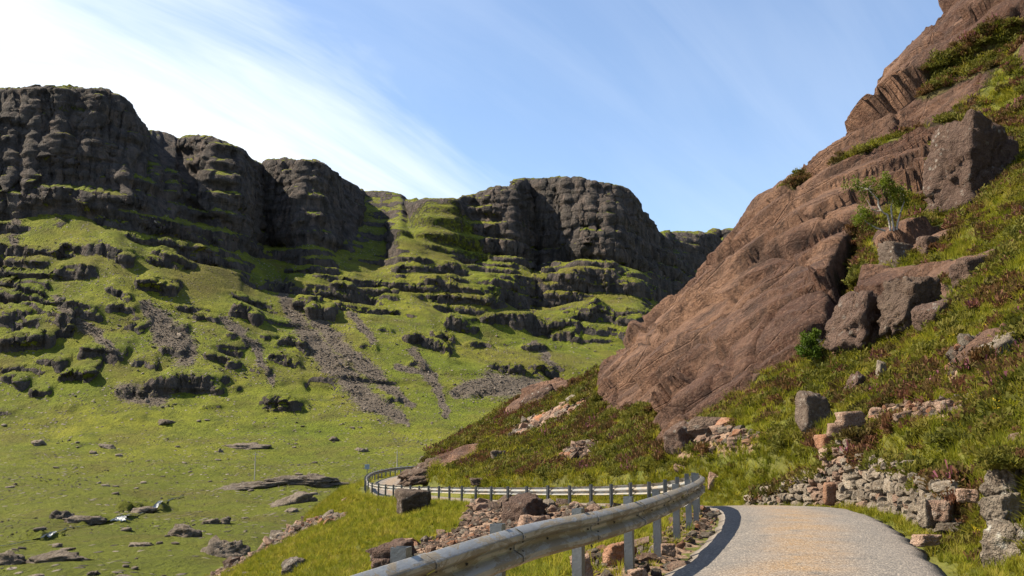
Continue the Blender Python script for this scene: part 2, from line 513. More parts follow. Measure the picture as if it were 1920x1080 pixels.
def far_height(x, y, h):
    """adds spurs, outcrop ledges and hummocks to the broad shape"""
    p = np.stack([x, y, np.zeros_like(x)], 1)
    up = smooth(-6, 60, h)
    cl = smooth(90, 140, h)
    h = h + fbm(p / 90.0, 3) * 7.0 * up * (1 - 0.55 * cl) + fbm(p / 24.0 + 9.1, 3) * 1.5 * (0.3 + 0.7 * up)
    # low rolling ground on the valley floor
    fl = 1 - smooth(-8, 14, h)
    h = h + fbm(p / 45.0 + 3.3, 3) * 3.4 * fl + fbm(p / 12.0 + 8.3, 3) * 1.2 * fl
    # bedding: steps that come and go, dipping gently to the right
    for step, amt, off, lo in ((15.0, 0.95, 2.0, 6), (7.5, 0.9, 31.0, 14)):
        b = h + 0.07 * x - 0.03 * y + fbm(p / 70.0 + off, 2) * 4.0
        fr = b / step
        fl_ = np.floor(fr)
        tt = fr - fl_
        st = smooth(0.60, 0.86, tt) - tt
        low = 1 - smooth(60, 105, h)
        msk = smooth(-0.06 + 0.16 * low, 0.16 + 0.16 * low, fbm(np.stack([x / (62.0 - 26 * low), y / 36.0, fl_ * 3.7 + off], 1), 3))
        msk = msk * smooth(lo - 14, lo + 22, h) * (1 - 0.62 * smooth(112, 140, h) * smooth(20, -70, x)) * (1 - 0.55 * smooth(150, 170, h)) * (1 - 0.45 * low)
        h = h + st * step * amt * msk
    return h


CRAGS = [(350, 742, 150, 56), (530, 770, 95, 40), (410, 690, 80, 26), (60, 652, 90, 40), (190, 678, 90, 36), (190, 482, 95, 36), (280, 543, 70, 28), (455, 598, 54, 32), (150, 590, 80, 24), (75, 748, 46, 20),
         (150, 712, 54, 28), (545, 655, 62, 26), (535, 688, 66, 22), (600, 600, 44, 44), (566, 584, 50, 38), (945, 700, 80, 20), (1020, 706, 46, 24), (735, 756, 32, 14), (210, 560, 60, 22), (40, 560, 60, 24),
         (490, 700, 40, 14), (640, 545, 40, 16), (800, 655, 90, 34), (860, 620, 70, 28), (720, 625, 36, 14), (250, 620, 44, 16), (330, 620, 40, 14), (100, 610, 50, 18), (380, 600, 46, 18), (440, 640, 44, 14),
         (950, 610, 120, 30), (1060, 640, 60, 24), (1100, 600, 90, 26), (30, 720, 60, 22), (230, 742, 40, 16), (720, 560, 50, 18), (120, 470, 70, 20), (60, 500, 50, 16), (300, 500, 60, 22), (900, 655, 60, 18), (690, 655, 40, 12),
         (130, 520, 80, 24), (230, 590, 60, 20), (20, 600, 70, 26), (320, 665, 50, 18), (270, 690, 46, 16), (90, 690, 60, 20), (500, 640, 36, 14), (640, 690, 30, 10), (780, 690, 40, 12), (830, 640, 60, 20), (1000, 660, 60, 20),
         (288, 957, 80, 13), (218, 977, 90, 12), (92, 1004, 60, 12), (10, 780, 60, 12), (120, 770, 50, 10), (250, 790, 60, 9), (400, 765, 50, 10), (640, 750, 40, 8)]


TURF = [[(792, 376), (858, 374), (900, 440), (935, 500), (800, 468), (738, 468), (740, 440)], [(70, 207), (110, 197), (165, 197), (198, 210), (150, 215), (100, 214)]]


def add_crags(H, U):
    g = np.random.default_rng(91)
    X = U[:, None] * DS[None, :]
    py = 830 - FPX * (H - EYE) / DS[None, :]
    for (x, y, w_, h_) in CRAGS:
        i = int(np.argmin(np.abs(px_cols - x)))
        j = np.flatnonzero(py[i] <= y)
        if not len(j):
            continue
        d0 = DS[j[0]]
        k = d0 / FPX
        hw, ht = w_ * k * .5, h_ * k * 0.6
        ci = np.flatnonzero(np.abs(px_cols - x) < w_ * .75)
        if d0 < 260:
            ht = h_ * k * 1.3
        dj = np.flatnonzero((DS > d0 - 25) & (DS < d0 + 12 + ht * 5))
        if not len(ci) or not len(dj):
            continue
        xx = (X[np.ix_(ci, dj)] - U[i] * d0) / hw
        sk = g.uniform(-.25, .25)
        yy = np.broadcast_to(DS[dj][None, :], xx.shape) - d0 + 3.0 * xx * xx + sk * xx * hw
        pp = np.stack([X[np.ix_(ci, dj)].ravel(), np.broadcast_to(DS[dj][None, :], xx.shape).ravel(), np.full(xx.size, x * 1.7)], 1)
        yy = yy + (fbm(pp / 9.0, 3) * 5.0).reshape(xx.shape)
        lat = smooth(1.15, .55, np.abs(xx) + (fbm(pp / 12.0 + 5, 2) * .5).reshape(xx.shape))
        up = smooth(-1.0, 1.0 + ht * .22, yy) * np.clip(1 - (yy - 2) / (ht * 3.2 + 4), 0, 1)
        H[np.ix_(ci, dj)] += ht * lat * up
    return H


def build_far():
    H0, U = far_profiles()
    nd = len(DS)
    X = U[:, None] * DS[None, :]
    Y = np.broadcast_to(DS[None, :], X.shape)
    H = far_height(X.ravel(), Y.ravel().copy(), H0.ravel()).reshape(X.shape)
    H = add_crags(H, U)
    # share the rows out by how much each stretch of slope shows
    NROW = 620
    py = 830 - FPX * (H - EYE) / DS[None, :]
    step = np.abs(np.diff(py, axis=1)) + 0.16 * np.diff(DS)[None, :] * (250.0 / DS[1:])[None, :]
    step = np.maximum(step, 0.02)
    cum = np.concatenate([np.zeros((NCOL, 1)), np.cumsum(step, 1)], 1)
    cum /= cum[:, -1:]
    cum_s = cum
    k = np.ones(9) / 9
    cum_s = np.stack([np.convolve(np.pad(cum[:, j], 4, 'edge'), k, 'valid') for j in range(nd)], 1)
    tq = np.linspace(0, 1, NROW)
    V = np.zeros((NROW, NCOL, 3), np.float32)
    for i in range(NCOL):
        d = np.interp(tq, cum_s[i], DS)
        V[:, i, 1] = d
        V[:, i, 0] = U[i] * d
        V[:, i, 2] = np.interp(d, DS, H[i])
    # rock faces: push in and out sideways, in upright ribs with level breaks
    n = grid_normals(V)
    steep = smooth(0.70, 0.46, n[..., 2])
    steep = blur(steep, 2, 1)
    f = V.reshape(-1, 3)
    q0x, q0y = proj(f)
    steep = steep * (1 - 0.5 * blur(inpoly(q0x, q0y, TURF[0]).astype(np.float32).reshape(NROW, NCOL), 3, 2))
    hz = n.copy()
    hz[..., 2] *= 0.25
    hz /= np.linalg.norm(hz, axis=2)[..., None] + 1e-6
    ribs = fbm(f * np.array((1 / 26., 1 / 26., 1 / 95.)), 4, 0.55, ridged=True) * 5.0
    ribs += fbm(f * np.array((1 / 62., 1 / 62., 1 / 300.)) + 21, 2, 0.5, ridged=True) * 9.0 * smooth(118, 150, f[:, 2])
    ribs += fbm(f * np.array((1 / 6.5, 1 / 6.5, 1 / 22.)) + 5, 3, 0.55) * 2.6
    bedz = f[:, 2] + 0.10 * f[:, 0]
    bw = bedz / 8.0 + fbm(f / 40.0 + 31, 2) * 0.8
    bf = bw - np.floor(bw)
    beds = (smooth(0, .16, bf) * (1 - bf) - .42) * 3.0 * (0.45 + 0.9 * perlin(np.stack([f[:, 0] / 30, f[:, 1] / 30, np.floor(bw) * 2.7], 1)))
    beds += fbm(np.stack([f[:, 0] / 70, f[:, 1] / 70, bedz / 3.0], 1), 2, 0.6) * 1.0
    blk = np.zeros(len(f), np.float32)
    sm_ = np.flatnonzero(steep.ravel() > 0.05)
    fm = f[sm_]
    blk[sm_] = facets(fm * np.array((1 / 11., 1 / 11., 1 / 40.)), .6) * 3.0 + facets(fm * np.array((1 / 3.2, 1 / 3.2, 1 / 12.)) + 7, .6) * 1.0
    dsp = ((ribs * 0.8 + beds * 0.9 + blk).reshape(NROW, NCOL) * steep)[..., None] * hz
    V = V + dsp
    n = grid_normals(V)
    f = V.reshape(-1, 3)
    nz = n[..., 2].ravel()
    rock = smooth(0.70, 0.52, nz + fbm(f / 17.0, 3) * 0.10 - 0.20 * smooth(120, 150, f[:, 2])) * smooth(-7, 6, f[:, 2])
    qx, qy = proj(f)
    jx, jy = qx + fbm(f / 14.0 + 4, 3) * 16, qy + fbm(f / 14.0 + 40, 3) * 12
    screes = [
        [(520, 530, 8), (556, 600, 16), (620, 680, 22), (690, 750, 20), (760, 790, 8)],
        [(585, 590, 12), (640, 650, 14), (700, 705, 12), (770, 760, 6)],
        [(275, 575, 12), (315, 625, 28), (345, 660, 26)],
        [(28, 395, 9), (30, 440, 10), (24, 470, 5)],
        [(660, 590, 8), (700, 640, 7)], [(770, 655, 6), (815, 715, 9), (838, 780, 6)],
        [(860, 735, 14), (930, 720, 22), (1010, 725, 16)], [(745, 690, 8), (800, 705, 7)],
        [(230, 735, 14), (300, 745, 18)], [(100, 560, 8), (170, 620, 10), (220, 660, 7)], [(420, 600, 9), (480, 650, 9), (510, 720, 6)],
        [(1000, 640, 6), (1040, 690, 7)],
    ]
    scree = np.zeros(len(f), np.float32)
    for ln in screes:
        scree = np.maximum(scree, smooth(1.9, 0.25, seg_dist(jx, jy, ln)))
    turf = blur((inpoly(jx, jy, TURF[0]) | inpoly(jx, jy, TURF[1])).astype(np.float32).reshape(NROW, NCOL), 2, 2).ravel()
    rock = rock * (1 - 0.55 * turf * (f[:, 1] < 900))
    capr = smooth(0.93, 0.80, nz + fbm(f / 12.0 + 3, 3) * 0.25) * smooth(178, 196, f[:, 2]) * ~((qx > 735) & (qx < 905))
    rock = np.maximum(rock, capr * (1 - turf))
    scree *= (1 - rock) * smooth(40, 60, f[:, 1])
    dry = smooth(0.0, 0.45, fbm(f / 60.0 + 77, 4)) * smooth(10, 50, f[:, 2]) * 0.8
    dry = np.maximum(dry, 0.55 * smooth(0.15, 0.5, fbm(f / 22.0 + 7, 3)))
    q = grid_quads(NROW, NCOL)
    zc = f[q[:, 0], 2] * 0 + f[q[:, 0], 1]
    out = []
    for nm, sel_ in (('valley_floor', zc < 392), ('mountain_ridge', zc >= 392)):
        qq = q[sel_]
        ids = np.unique(qq)
        remap = np.zeros(len(f), np.int32)
        remap[ids] = np.arange(len(ids))
        me = mesh_np(nm, f[ids], remap[qq], [M_FAR])
        set_mask(me, rock[ids], scree[ids], dry[ids])
        o = obj(nm, me, kind='structure')
        out.append(o)
    tag(out[0], 'flat green valley floor of rough grass beside the stream', 'valley floor')
    tag(out[1], 'dark stepped cliffs and grassy buttresses of the far ridge', 'mountain')
    return V, n, rock.reshape(NROW, NCOL), scree.reshape(NROW, NCOL)


FV, FN, FROCK, FSCREE = build_far()

# ------------------------------------------------------------------ the line of the road
def catmull(pts, step):
    p = np.array(pts, float)
    p = np.vstack([2 * p[0] - p[1], p, 2 * p[-1] - p[-2]])
    out = []
    for i in range(1, len(p) - 2):
        for t in np.linspace(0, 1, 24, endpoint=False):
            a, b, c, d = p[i - 1], p[i], p[i + 1], p[i + 2]
            out.append(0.5 * (2 * b + (c - a) * t + (2 * a - 5 * b + 4 * c - d) * t * t + (3 * b - a - 3 * c + d) * t ** 3))
    out.append(p[-2])
    out = np.array(out)
    s = np.concatenate([[0], np.cumsum(np.linalg.norm(np.diff(out[:, :2], axis=0), axis=1))])
    q = np.arange(0, s[-1], step)
    return np.stack([np.interp(q, s, out[:, k]) for k in range(out.shape[1])], 1), q


RAIL = [(-5.6, -12, 0), (-3.3, -4, 0), (-1.05, 4.5, 0), (0.0, 8.2, 0), (.80, 10.1, 0), (1.52, 12, 0), (2.15, 14, 0), (2.74, 16, 0), (3.28, 18, 0.0), (3.75, 20, 0.0),
        (4.12, 22, -.02), (4.36, 24, -.08), (4.50, 26, -.2), (4.54, 28.5, -.38), (4.40, 30.4, -.52), (4.12, 32.3, -.64), (3.75, 34.1, -.74), (3.26, 36, -.85), (2.61, 37.9, -.95),
        (1.88, 39.8, -1.05), (1.04, 41.6, -1.14), (-.72, 45.6, -1.32), (-2.48, 49.8, -1.5), (-4.18, 54.3, -1.68), (-6.7, 61, -1.92), (-8.5, 65.6, -2.02),
        (-9.98, 70, -2.06), (-11.1, 76, -2.0), (-11.8, 82, -1.92), (-12.2, 88, -1.85), (-12.1, 94, -1.8), (-11.5, 100, -1.75), (-10.2, 106, -1.75), (-7.5, 114, -1.8), (-3, 124, -1.9), (2, 134, -2.2)]
RL, RS = catmull(RAIL, 0.25)
RT = np.gradient(RL, axis=0)
RT /= np.linalg.norm(RT[:, :2], axis=1)[:, None]
RNV = np.stack([RT[:, 1], -RT[:, 0]], 1)          # to the right of travel
ROAD_L, ROAD_R = 0.36, 3.40


def rail_coords(x, y):
    """signed offset from the barrier line (+ = road side) and the height of the road there"""
    best = np.full(x.shape, 1e9)
    off = np.zeros(x.shape)
    zz = np.zeros(x.shape)
    sub = slice(None, None, 3)
    for (ax, ay, az), (nx, ny) in zip(RL[sub], RNV[sub]):
        dx, dy = x - ax, y - ay
        d = dx * dx + dy * dy
        m = d < best
        best[m] = d[m]
        o = dx * nx + dy * ny
        off[m] = np.where(np.abs(o[m]) > 0.02, np.sign(o[m]) * np.sqrt(d[m]), o[m])
        zz[m] = az
    return off, zz


# ------------------------------------------------------------------ the near hill
CTRL = [  # photograph pixel, metres ahead
 (1900, 850, 13), (1910, 700, 19), (1900, 500, 30), (1900, 350, 42), (1900, 100, 58), (1900, -200, 75), (2300, 760, 12), (2300, 400, 24), (2300, 0, 45), (2300, -300, 60),
 (1820, 880, 16), (1800, 760, 21), (1800, 650, 28), (1800, 520, 37), (1800, 400, 47), (1800, 250, 57),
 (1700, 868, 19.8), (1700, 780, 25), (1700, 650, 34), (1700, 550, 42), (1700, 430, 50), (1700, 230, 61),
 (1600, 835, 24), (1600, 760, 30), (1600, 650, 37), (1600, 520, 46), (1600, 400, 54),
 (1500, 868, 28), (1500, 800, 33), (1500, 690, 41), (1500, 550, 49),
 (1400, 890, 31.5), (1400, 800, 37), (1400, 730, 43), (1400, 600, 52),
 (1300, 880, 36), (1260, 840, 45), (1260, 760, 52), (1260, 680, 58),
 (1130, 862, 50), (1130, 790, 62), (1130, 740, 70),
 (1000, 872, 58), (1000, 830, 70), (1000, 790, 83),
 (900, 885, 66), (900, 840, 84), (800, 888, 84), (765, 884, 90),
]
SKYL = [(1900, -60, 74), (1800, 5, 72), (1700, 150, 68), (1600, 258, 64.5), (1500, 368, 61), (1400, 445, 64), (1330, 520, 66), (1240, 592, 69), (1130, 692, 84), (1000, 747, 99), (900, 806, 102), (800, 866, 100)]
BANK = [(960, 1000, 30), (800, 1000, 38), (700, 1000, 44), (600, 1000, 53), (500, 1050, 50), (640, 932, 68), (590, 965, 70), (690, 1060, 28), (560, 1085, 38), (400, 1082, 56), (900, 1072, 18), (860, 1100, 14),
        (850, 955, 46), (1040, 985, 30), (750, 945, 56), (660, 905, 78)]
WPT = [(-30, 30, -13.5), (-30, 0, -14), (-27, 62, -12.6), (-32, 92, -13.6), (-45, 60, -15), (-45, 0, -15), (-22, -10, -11), (-22, 115, -13), (-16, 96, -5), (-16, 80, -5), (-24, 80, -11.5), (-3, 0, -1.3), (-6, 5, -2.8), (-12, 22, -6.5), (-45, 120, -16),
       (10, -10, 4), (7.5, 3, 1.6), (6.6, 8, .8), (14, 4, 7), (30, 0, 20), (60, 20, 42), (60, -10, 42), (60, 70, 50), (0, 150, -14), (-20, 150, -16), (30, 150, -8), (60, 150, 0), (60, 120, 25), (-45, 165, -17), (20, 165, -16), (60, 165, -14)]


def tps():
    pts = [P(*c) for c in CTRL + SKYL + BANK] + [np.array(v, float) for v in WPT]
    for c in SKYL:
        a = P(*c)
        for e, dz in ((13, -1.2), (40, -14 if c[0] > 1150 else -7)):
            k = (c[2] + e) / c[2]
            pts.append(np.array((a[0] * k, a[1] * k, max(a[2] + dz, -15.5))))
    p = np.array(pts)
    def ker(r2):
        return np.where(r2 > 0, r2 * np.log(np.maximum(r2, 1e-12)), 0)
    n = len(p)
    d2 = ((p[:, None, :2] - p[None, :, :2]) ** 2).sum(2)
    A = np.zeros((n + 3, n + 3))
    A[:n, :n] = ker(d2) + np.eye(n) * 6.0
    A[:n, n] = 1
    A[:n, n + 1:] = p[:, :2]
    A[n, :n] = 1
    A[n + 1:, :n] = p[:, :2].T
    wts = np.linalg.solve(A, np.concatenate([p[:, 2], [0, 0, 0]]))
    def ev(x, y):
        z = wts[n] + wts[n + 1] * x + wts[n + 2] * y
        for k in range(n):
            r2 = (x - p[k, 0]) ** 2 + (y - p[k, 1]) ** 2
            z = z + wts[k] * ker(r2)
        return z
    return ev


SLAB = [(1830, -40), (1800, 0), (1700, 140), (1600, 240), (1500, 345), (1400, 425), (1340, 500), (1240, 570), (1180, 640), (1128, 705), (1135, 782), (1180, 776), (1228, 765), (1236, 832), (1265, 835), (1330, 770), (1352, 752), (1410, 745), (1470, 690), (1512, 655), (1550, 605), (1572, 560), (1582, 490), (1612, 430), (1650, 405), (1740, 372), (1752, 300), (1790, 225), (1850, 190), (1925, 170), (1990, 120), (1990, -60)]
LEDGES = [[(1555, 305), (1640, 268), (1700, 246), (1760, 224), (1815, 192), (1835, 210), (1780, 236), (1700, 266), (1640, 288), (1580, 310)],
          [(1715, 172), (1800, 118), (1925, 55), (1925, 110), (1840, 138), (1780, 168), (1722, 194)],
          [(1845, 165), (1925, 125), (1925, 175), (1870, 195)]]
OUTC = [[(1575, 545), (1640, 515), (1760, 505), (1890, 468), (1884, 496), (1800, 520), (1780, 545), (1700, 560), (1730, 575), (1690, 620), (1610, 630), (1562, 690), (1545, 650)],
        [(1640, 450), (1700, 438), (1775, 420), (1800, 432), (1770, 470), (1650, 490)],
        [(1690, 570), (1780, 545), (1800, 556), (1730, 620), (1692, 632)],
        [(1850, 640), (1920, 608), (1920, 650), (1830, 705), (1795, 715)],
        [(940, 790), (990, 745), (1040, 720), (1060, 728), (1010, 760), (960, 790)],
        [(745, 905), (770, 872), (850, 855), (900, 832), (910, 842), (860, 870), (800, 888), (770, 905)],
        [(868, 905), (900, 890), (925, 896), (920, 908)],
        [(950, 775), (1060, 720), (1150, 655), (1215, 610), (1230, 622), (1170, 672), (1070, 732), (970, 780)]]
RUBBLE = [[(1270, 850, 14), (1340, 822, 26), (1400, 830, 22)], [(960, 825, 8), (1000, 800, 13), (1060, 775, 12), (1120, 745, 8)], [(1060, 860, 14), (1100, 850, 20), (1120, 835, 10)],
          [(1700, 775, 18), (1760, 770, 22), (1820, 760, 10)], [(1600, 800, 10), (1680, 770, 12)], [(1790, 715, 8), (1850, 670, 12), (1920, 630, 14)],
          [(880, 965, 16), (960, 975, 40), (1060, 985, 36), (1180, 960, 20)], [(700, 1070, 16), (830, 1020, 22), (930, 1000, 26)], [(380, 1085, 14), (480, 1030, 14), (570, 990, 10), (640, 970, 5)],
          [(1100, 1060, 30), (1200, 1040, 26), (1290, 985, 16), (1310, 955, 8)], [(860, 1000, 20), (900, 985, 20)]]


def build_near():
    def ax(parts):
        return np.concatenate([np.arange(a, b, s) for a, b, s in parts])
    xs = ax([(-48, -12, .75), (-12, -1, .22), (-1, 4, .14), (4, 26, .125), (26, 34, .22), (34, 62, .8)])
    ys = ax([(-14, 6, .7), (6, 9, .2), (9, 50, .125), (50, 74, .16), (74, 112, .35), (112, 168, 1.2)])
    X, Y = np.meshgrid(xs, ys)
    ev = tps()
    x, y = X.ravel(), Y.ravel()
    z = ev(x, y)
    off, rz = rail_coords(x, y)
    p = np.stack([x, y, z * 0.7], 1)
    away = smooth(3.8, 8.5, off) + smooth(-1.0, -4.5, off)
    hill = smooth(4.6, 12, off)
    z = z + (fbm(p / 9.0, 4) * 0.75 + fbm(p / 2.3 + 5, 3) * 0.22) * away * (0.55 + 0.45 * hill) + fbm(p / 0.7 + 3, 2) * 0.05 * away
    # the road bench: level ground from the verge behind the barrier to the foot of the bank
    wl = 1 - smooth(-2.3, -0.75, off)
    wr = smooth(4.05, 4.85, off)
    bench = rz - 0.05 - 0.05 * smooth(0.2, -0.8, off) + 0.05 * fbm(p / 0.8 + 9, 3) * (smooth(ROAD_R, ROAD_R + .4, off) + smooth(ROAD_L, ROAD_L - .3, off))
    bench = bench - 0.05 * ((off > ROAD_L - .2) & (off < ROAD_R + .2))
    z = np.where(off < 1.5, bench * (1 - wl) + z * wl, bench * (1 - wr) + np.maximum(z, bench) * wr)
    V = np.stack([X, Y, z.reshape(X.shape)], -1)
    # material zones
    f = V.reshape(-1, 3)
    qx, qy = proj(f)
    far_ok = (f[:, 1] > 8)
    jx = qx + fbm(f / 1.7 + 2, 3) * 16
    jy = qy + fbm(f / 1.7 + 31, 3) * 13
    slab = inpoly(jx, jy, SLAB)
    for l in LEDGES:
        slab &= ~inpoly(jx, jy, l)
    slab &= f[:, 1] > 30
    outc = np.zeros(len(f), bool)
    for l in OUTC:
        outc |= inpoly(jx, jy, l)
    outc &= far_ok & (off > 4.0)
    shp = X.shape
    rock = slab.astype(np.float32).reshape(shp)
    oc = outc.astype(np.float32).reshape(shp)
    rs = blur(rock, 3, 2)
    os_ = blur(oc, 2, 2)
    n = grid_normals(V)
    # sandstone slabs stand proud of the turf; weathered into long blocks and hollows
    ea = P(1600, 258, 64.5) - P(1130, 692, 84)
    ea /= np.linalg.norm(ea)
    en = np.array((-.62, -.45, .64))
    en -= ea * (en @ ea)
    en /= np.linalg.norm(en)
    eb = np.cross(en, ea)
    rf = f @ np.stack([ea, eb, en], 1)          # along the beds, across them, out of the face
    ra, rb = rf[:, 0], rf[:, 1]
    d1 = fbm(f / 11.0 + 3, 3) * 0.45
    # overlapping sheets: each one stands proud along its lower edge
    sh = rb / 4.6 + fbm(np.stack([ra / 14, rb / 9, ra * 0], 1), 3) * 0.9 + fbm(np.stack([ra / 3.5, rb / 3.5, ra * 0 + 8], 1), 2) * 0.12
    fr = sh - np.floor(sh)
    st = (smooth(0, .10, fr) * (1 - fr) - .4) * (0.6 + 0.9 * perlin(np.stack([np.floor(sh) * 3.1, ra / 9, ra * 0], 1)))
    cells = facets(np.stack([ra / 8.5, rb / 4.2, rf[:, 2] / 6], 1) + 3, 1.25) * (0.95 + 0.6 * smooth(18, 26, f[:, 2])) + facets(np.stack([ra / 2.6, rb / 1.5, rf[:, 2] / 2.4], 1) + 9, .8) * 0.16
    crack = -smooth(.045, .0, np.abs(perlin(np.stack([ra * .045, rb * .30, ra * 0 + 40], 1)))) * 0.55
    crack += -smooth(.04, .0, np.abs(perlin(np.stack([ra * .16, rb * .10, ra * 0 + 80], 1)))) * 0.50
    fine = fbm(f / .55 + 70, 3, .6) * 0.05
    amt = (0.30 + d1 + cells + st * 1.15 + crack + fine).reshape(shp) * rs
    amt2 = (0.45 + 0.4 * d1 + cells * 0.45 + st * .5 + crack + fine).reshape(shp) * os_
    V = V + n * (amt + amt2)[..., None]
    # the deep cleft at the right-hand end of the slab
    f = V.reshape(-1, 3)
    qx, qy = proj(f)
    cl = smooth(1.0, 0.35, seg_dist(qx, qy, [(1610, 440, 12), (1588, 490, 24), (1572, 560, 22), (1552, 605, 16), (1520, 648, 10)])) * (f[:, 1] > 30)
    cl2 = smooth(1.0, 0.3, seg_dist(qx, qy, [(1362, 660, 4), (1368, 690, 7), (1362, 715, 5)])) * (f[:, 1] > 30)
    nn = blur(grid_normals(V)[..., 0], 6, 2), blur(grid_normals(V)[..., 1], 6, 2), blur(grid_normals(V)[..., 2], 6, 2)
    cw = blur((cl * 3.2 + cl2 * 0.9).reshape(shp), 1, 1)
    V = V - np.stack(nn, -1) * cw[..., None]
    f = V.reshape(-1, 3)
    heath = smooth(-0.08, 0.22, fbm(f / 2.6 + 50, 4) + 0.16 * smooth(40, 60, f[:, 1]) - 0.04) * smooth(4.2, 5.2, off)
    heath *= 0.9
    dirt = np.zeros(len(f), np.float32)
    for ln in RUBBLE:
        dirt = np.maximum(dirt, smooth(1.35, 0.5, seg_dist(jx, jy, ln)) * far_ok)
    dirt *= np.maximum(smooth(4.2, 4.6, off), smooth(ROAD_L + .1, ROAD_L - .3, off))
    verge = smooth(ROAD_L + .1, ROAD_L - .1, off) * smooth(-1.1, -.3, off) * 0.75
    dirt = np.maximum(dirt, verge * (f[:, 1] < 26))
    me = mesh_np('hillside', f, grid_quads(*shp), [M_NEAR])
    rk = np.clip((rs + os_).ravel() * 1.0, 0, 1)
    set_mask(me, rk, heath, dirt)
    o = obj('hillside', me, kind='structure', label='steep hillside of red brown slabs, heather and grass above the road', cat='hillside')
    return xs, ys, V, grid_normals(V), rk.reshape(shp), heath.reshape(shp), dirt.reshape(shp), off.reshape(shp)


NX, NY, NV, NN, NROCK, NHEATH, NDIRT, NOFF = build_near()
# ------------------------------------------------------------------ finding places on the ground
_nf = NV.reshape(-1, 3)
_nqx, _nqy = proj(_nf)
_ff = FV.reshape(-1, 3)
_fqx, _fqy = proj(_ff)


def pick_near(px, py, r=5.0):
    m = (np.abs(_nqx - px) < r) & (np.abs(_nqy - py) < r) & (_nf[:, 1] > 5)
    if not m.any():
        return pick_near(px, py, r * 1.8)
    i = np.flatnonzero(m)
    return _nf[i[np.argmin(_nf[i, 1])]].astype(float)


def pick_far(px, py, r=3.5):
    m = (np.abs(_fqx - px) < r) & (np.abs(_fqy - py) < r)
    if not m.any():
        return pick_far(px, py, r * 1.8)
    i = np.flatnonzero(m)
    return _ff[i[np.argmin(_ff[i, 1])]].astype(float)


def near_z(x, y):
    i = np.clip(np.searchsorted(NX, x), 1, len(NX) - 1)
    j = np.clip(np.searchsorted(NY, y), 1, len(NY) - 1)
    tx = (x - NX[i - 1]) / (NX[i] - NX[i - 1])
    ty = (y - NY[j - 1]) / (NY[j] - NY[j - 1])
    Z = NV[..., 2]
    return (Z[j - 1, i - 1] * (1 - tx) + Z[j - 1, i] * tx) * (1 - ty) + (Z[j, i - 1] * (1 - tx) + Z[j, i] * tx) * ty


def rail_at(s):
    return np.array([np.interp(s, RS, RL[:, k]) for k in range(3)]), np.array([np.interp(s, RS, RNV[:, k]) for k in range(2)])


# ------------------------------------------------------------------ the road
def road_material():
    m, t, b = material('worn_tarmac', 0.85, 0.3)
    uv = t.n('ShaderNodeUVMap', uv_map='road')
    sp = t.n('ShaderNodeSeparateXYZ', {0: uv.outputs[0]})
    pos = t.n('ShaderNodeNewGeometry').outputs['Position']
    wob = t.math('MULTIPLY', t.math('SUBTRACT', t.noise(pos, 0.5, 3), 0.5), 0.30)
    u = t.math('ADD', sp.outputs[0], wob)
    mid = t.rng(t.math('ABSOLUTE', t.math('SUBTRACT', u, 0.46)), 0.30, 0.06)
    patch = t.noise(pos, 0.8, 5, 0.65)
    c = t.mix(t.rng(patch, 0.3, 0.7), (0.170, 0.145, 0.126), (0.250, 0.216, 0.190))
    c = t.mix(t.math('MULTIPLY', mid, t.rng(t.noise(pos, 1.1, 5, .7), .3, .6)), c, (0.290, 0.185, 0.095))
    for uc in (0.16, 0.80):
        tk = t.rng(t.math('ABSOLUTE', t.math('SUBTRACT', u, uc)), 0.17, 0.04)
        c = t.mix(t.math('MULTIPLY', tk, 0.55), c, (0.150, 0.138, 0.126))
    c = t.mix(t.math('MULTIPLY', t.rng(t.noise(pos, 1.7, 5, 0.7), 0.57, 0.66), 0.7), c, (0.115, 0.108, 0.100))
    grit = t.n('ShaderNodeTexVoronoi', {'Vector': pos, 'Scale': 46.0, 'Randomness': 1.0})
    c = t.mix(t.math('MULTIPLY', t.rng(grit.outputs[0], 0.45, 0.9), 0.85), c, (0.070, 0.062, 0.055))
    vals = t.n('ShaderNodeSeparateColor', {0: grit.outputs[1]})
    c = t.mix(t.math('MULTIPLY', t.rng(vals.outputs[0], 0.65, 1.0), 0.6), c, (0.50, 0.42, 0.34))
    edge = t.rng(t.math('ABSOLUTE', t.math('SUBTRACT', sp.outputs[0], 0.5)), 0.46, 0.5)
    c = t.mix(t.math('MULTIPLY', edge, 0.8), c, (0.10, 0.078, 0.055))
    crk = t.n('ShaderNodeTexVoronoi', {'Vector': t.mapping(pos, scale=(1.3, 0.35, 1)), 'Scale': 1.0}, feature='DISTANCE_TO_EDGE')
    L_(t, c, b.inputs['Base Color'])
    hh = t.math('ADD', t.math('MULTIPLY', grit.outputs[0], -0.008), t.math('MULTIPLY', t.noise(pos, 3.0, 4), 0.01))
    bp = t.n('ShaderNodeBump', {'Strength': 0.9, 'Distance': 1.0, 'Height': hh})
    L_(t, bp.outputs[0], b.inputs['Normal'])
    return m


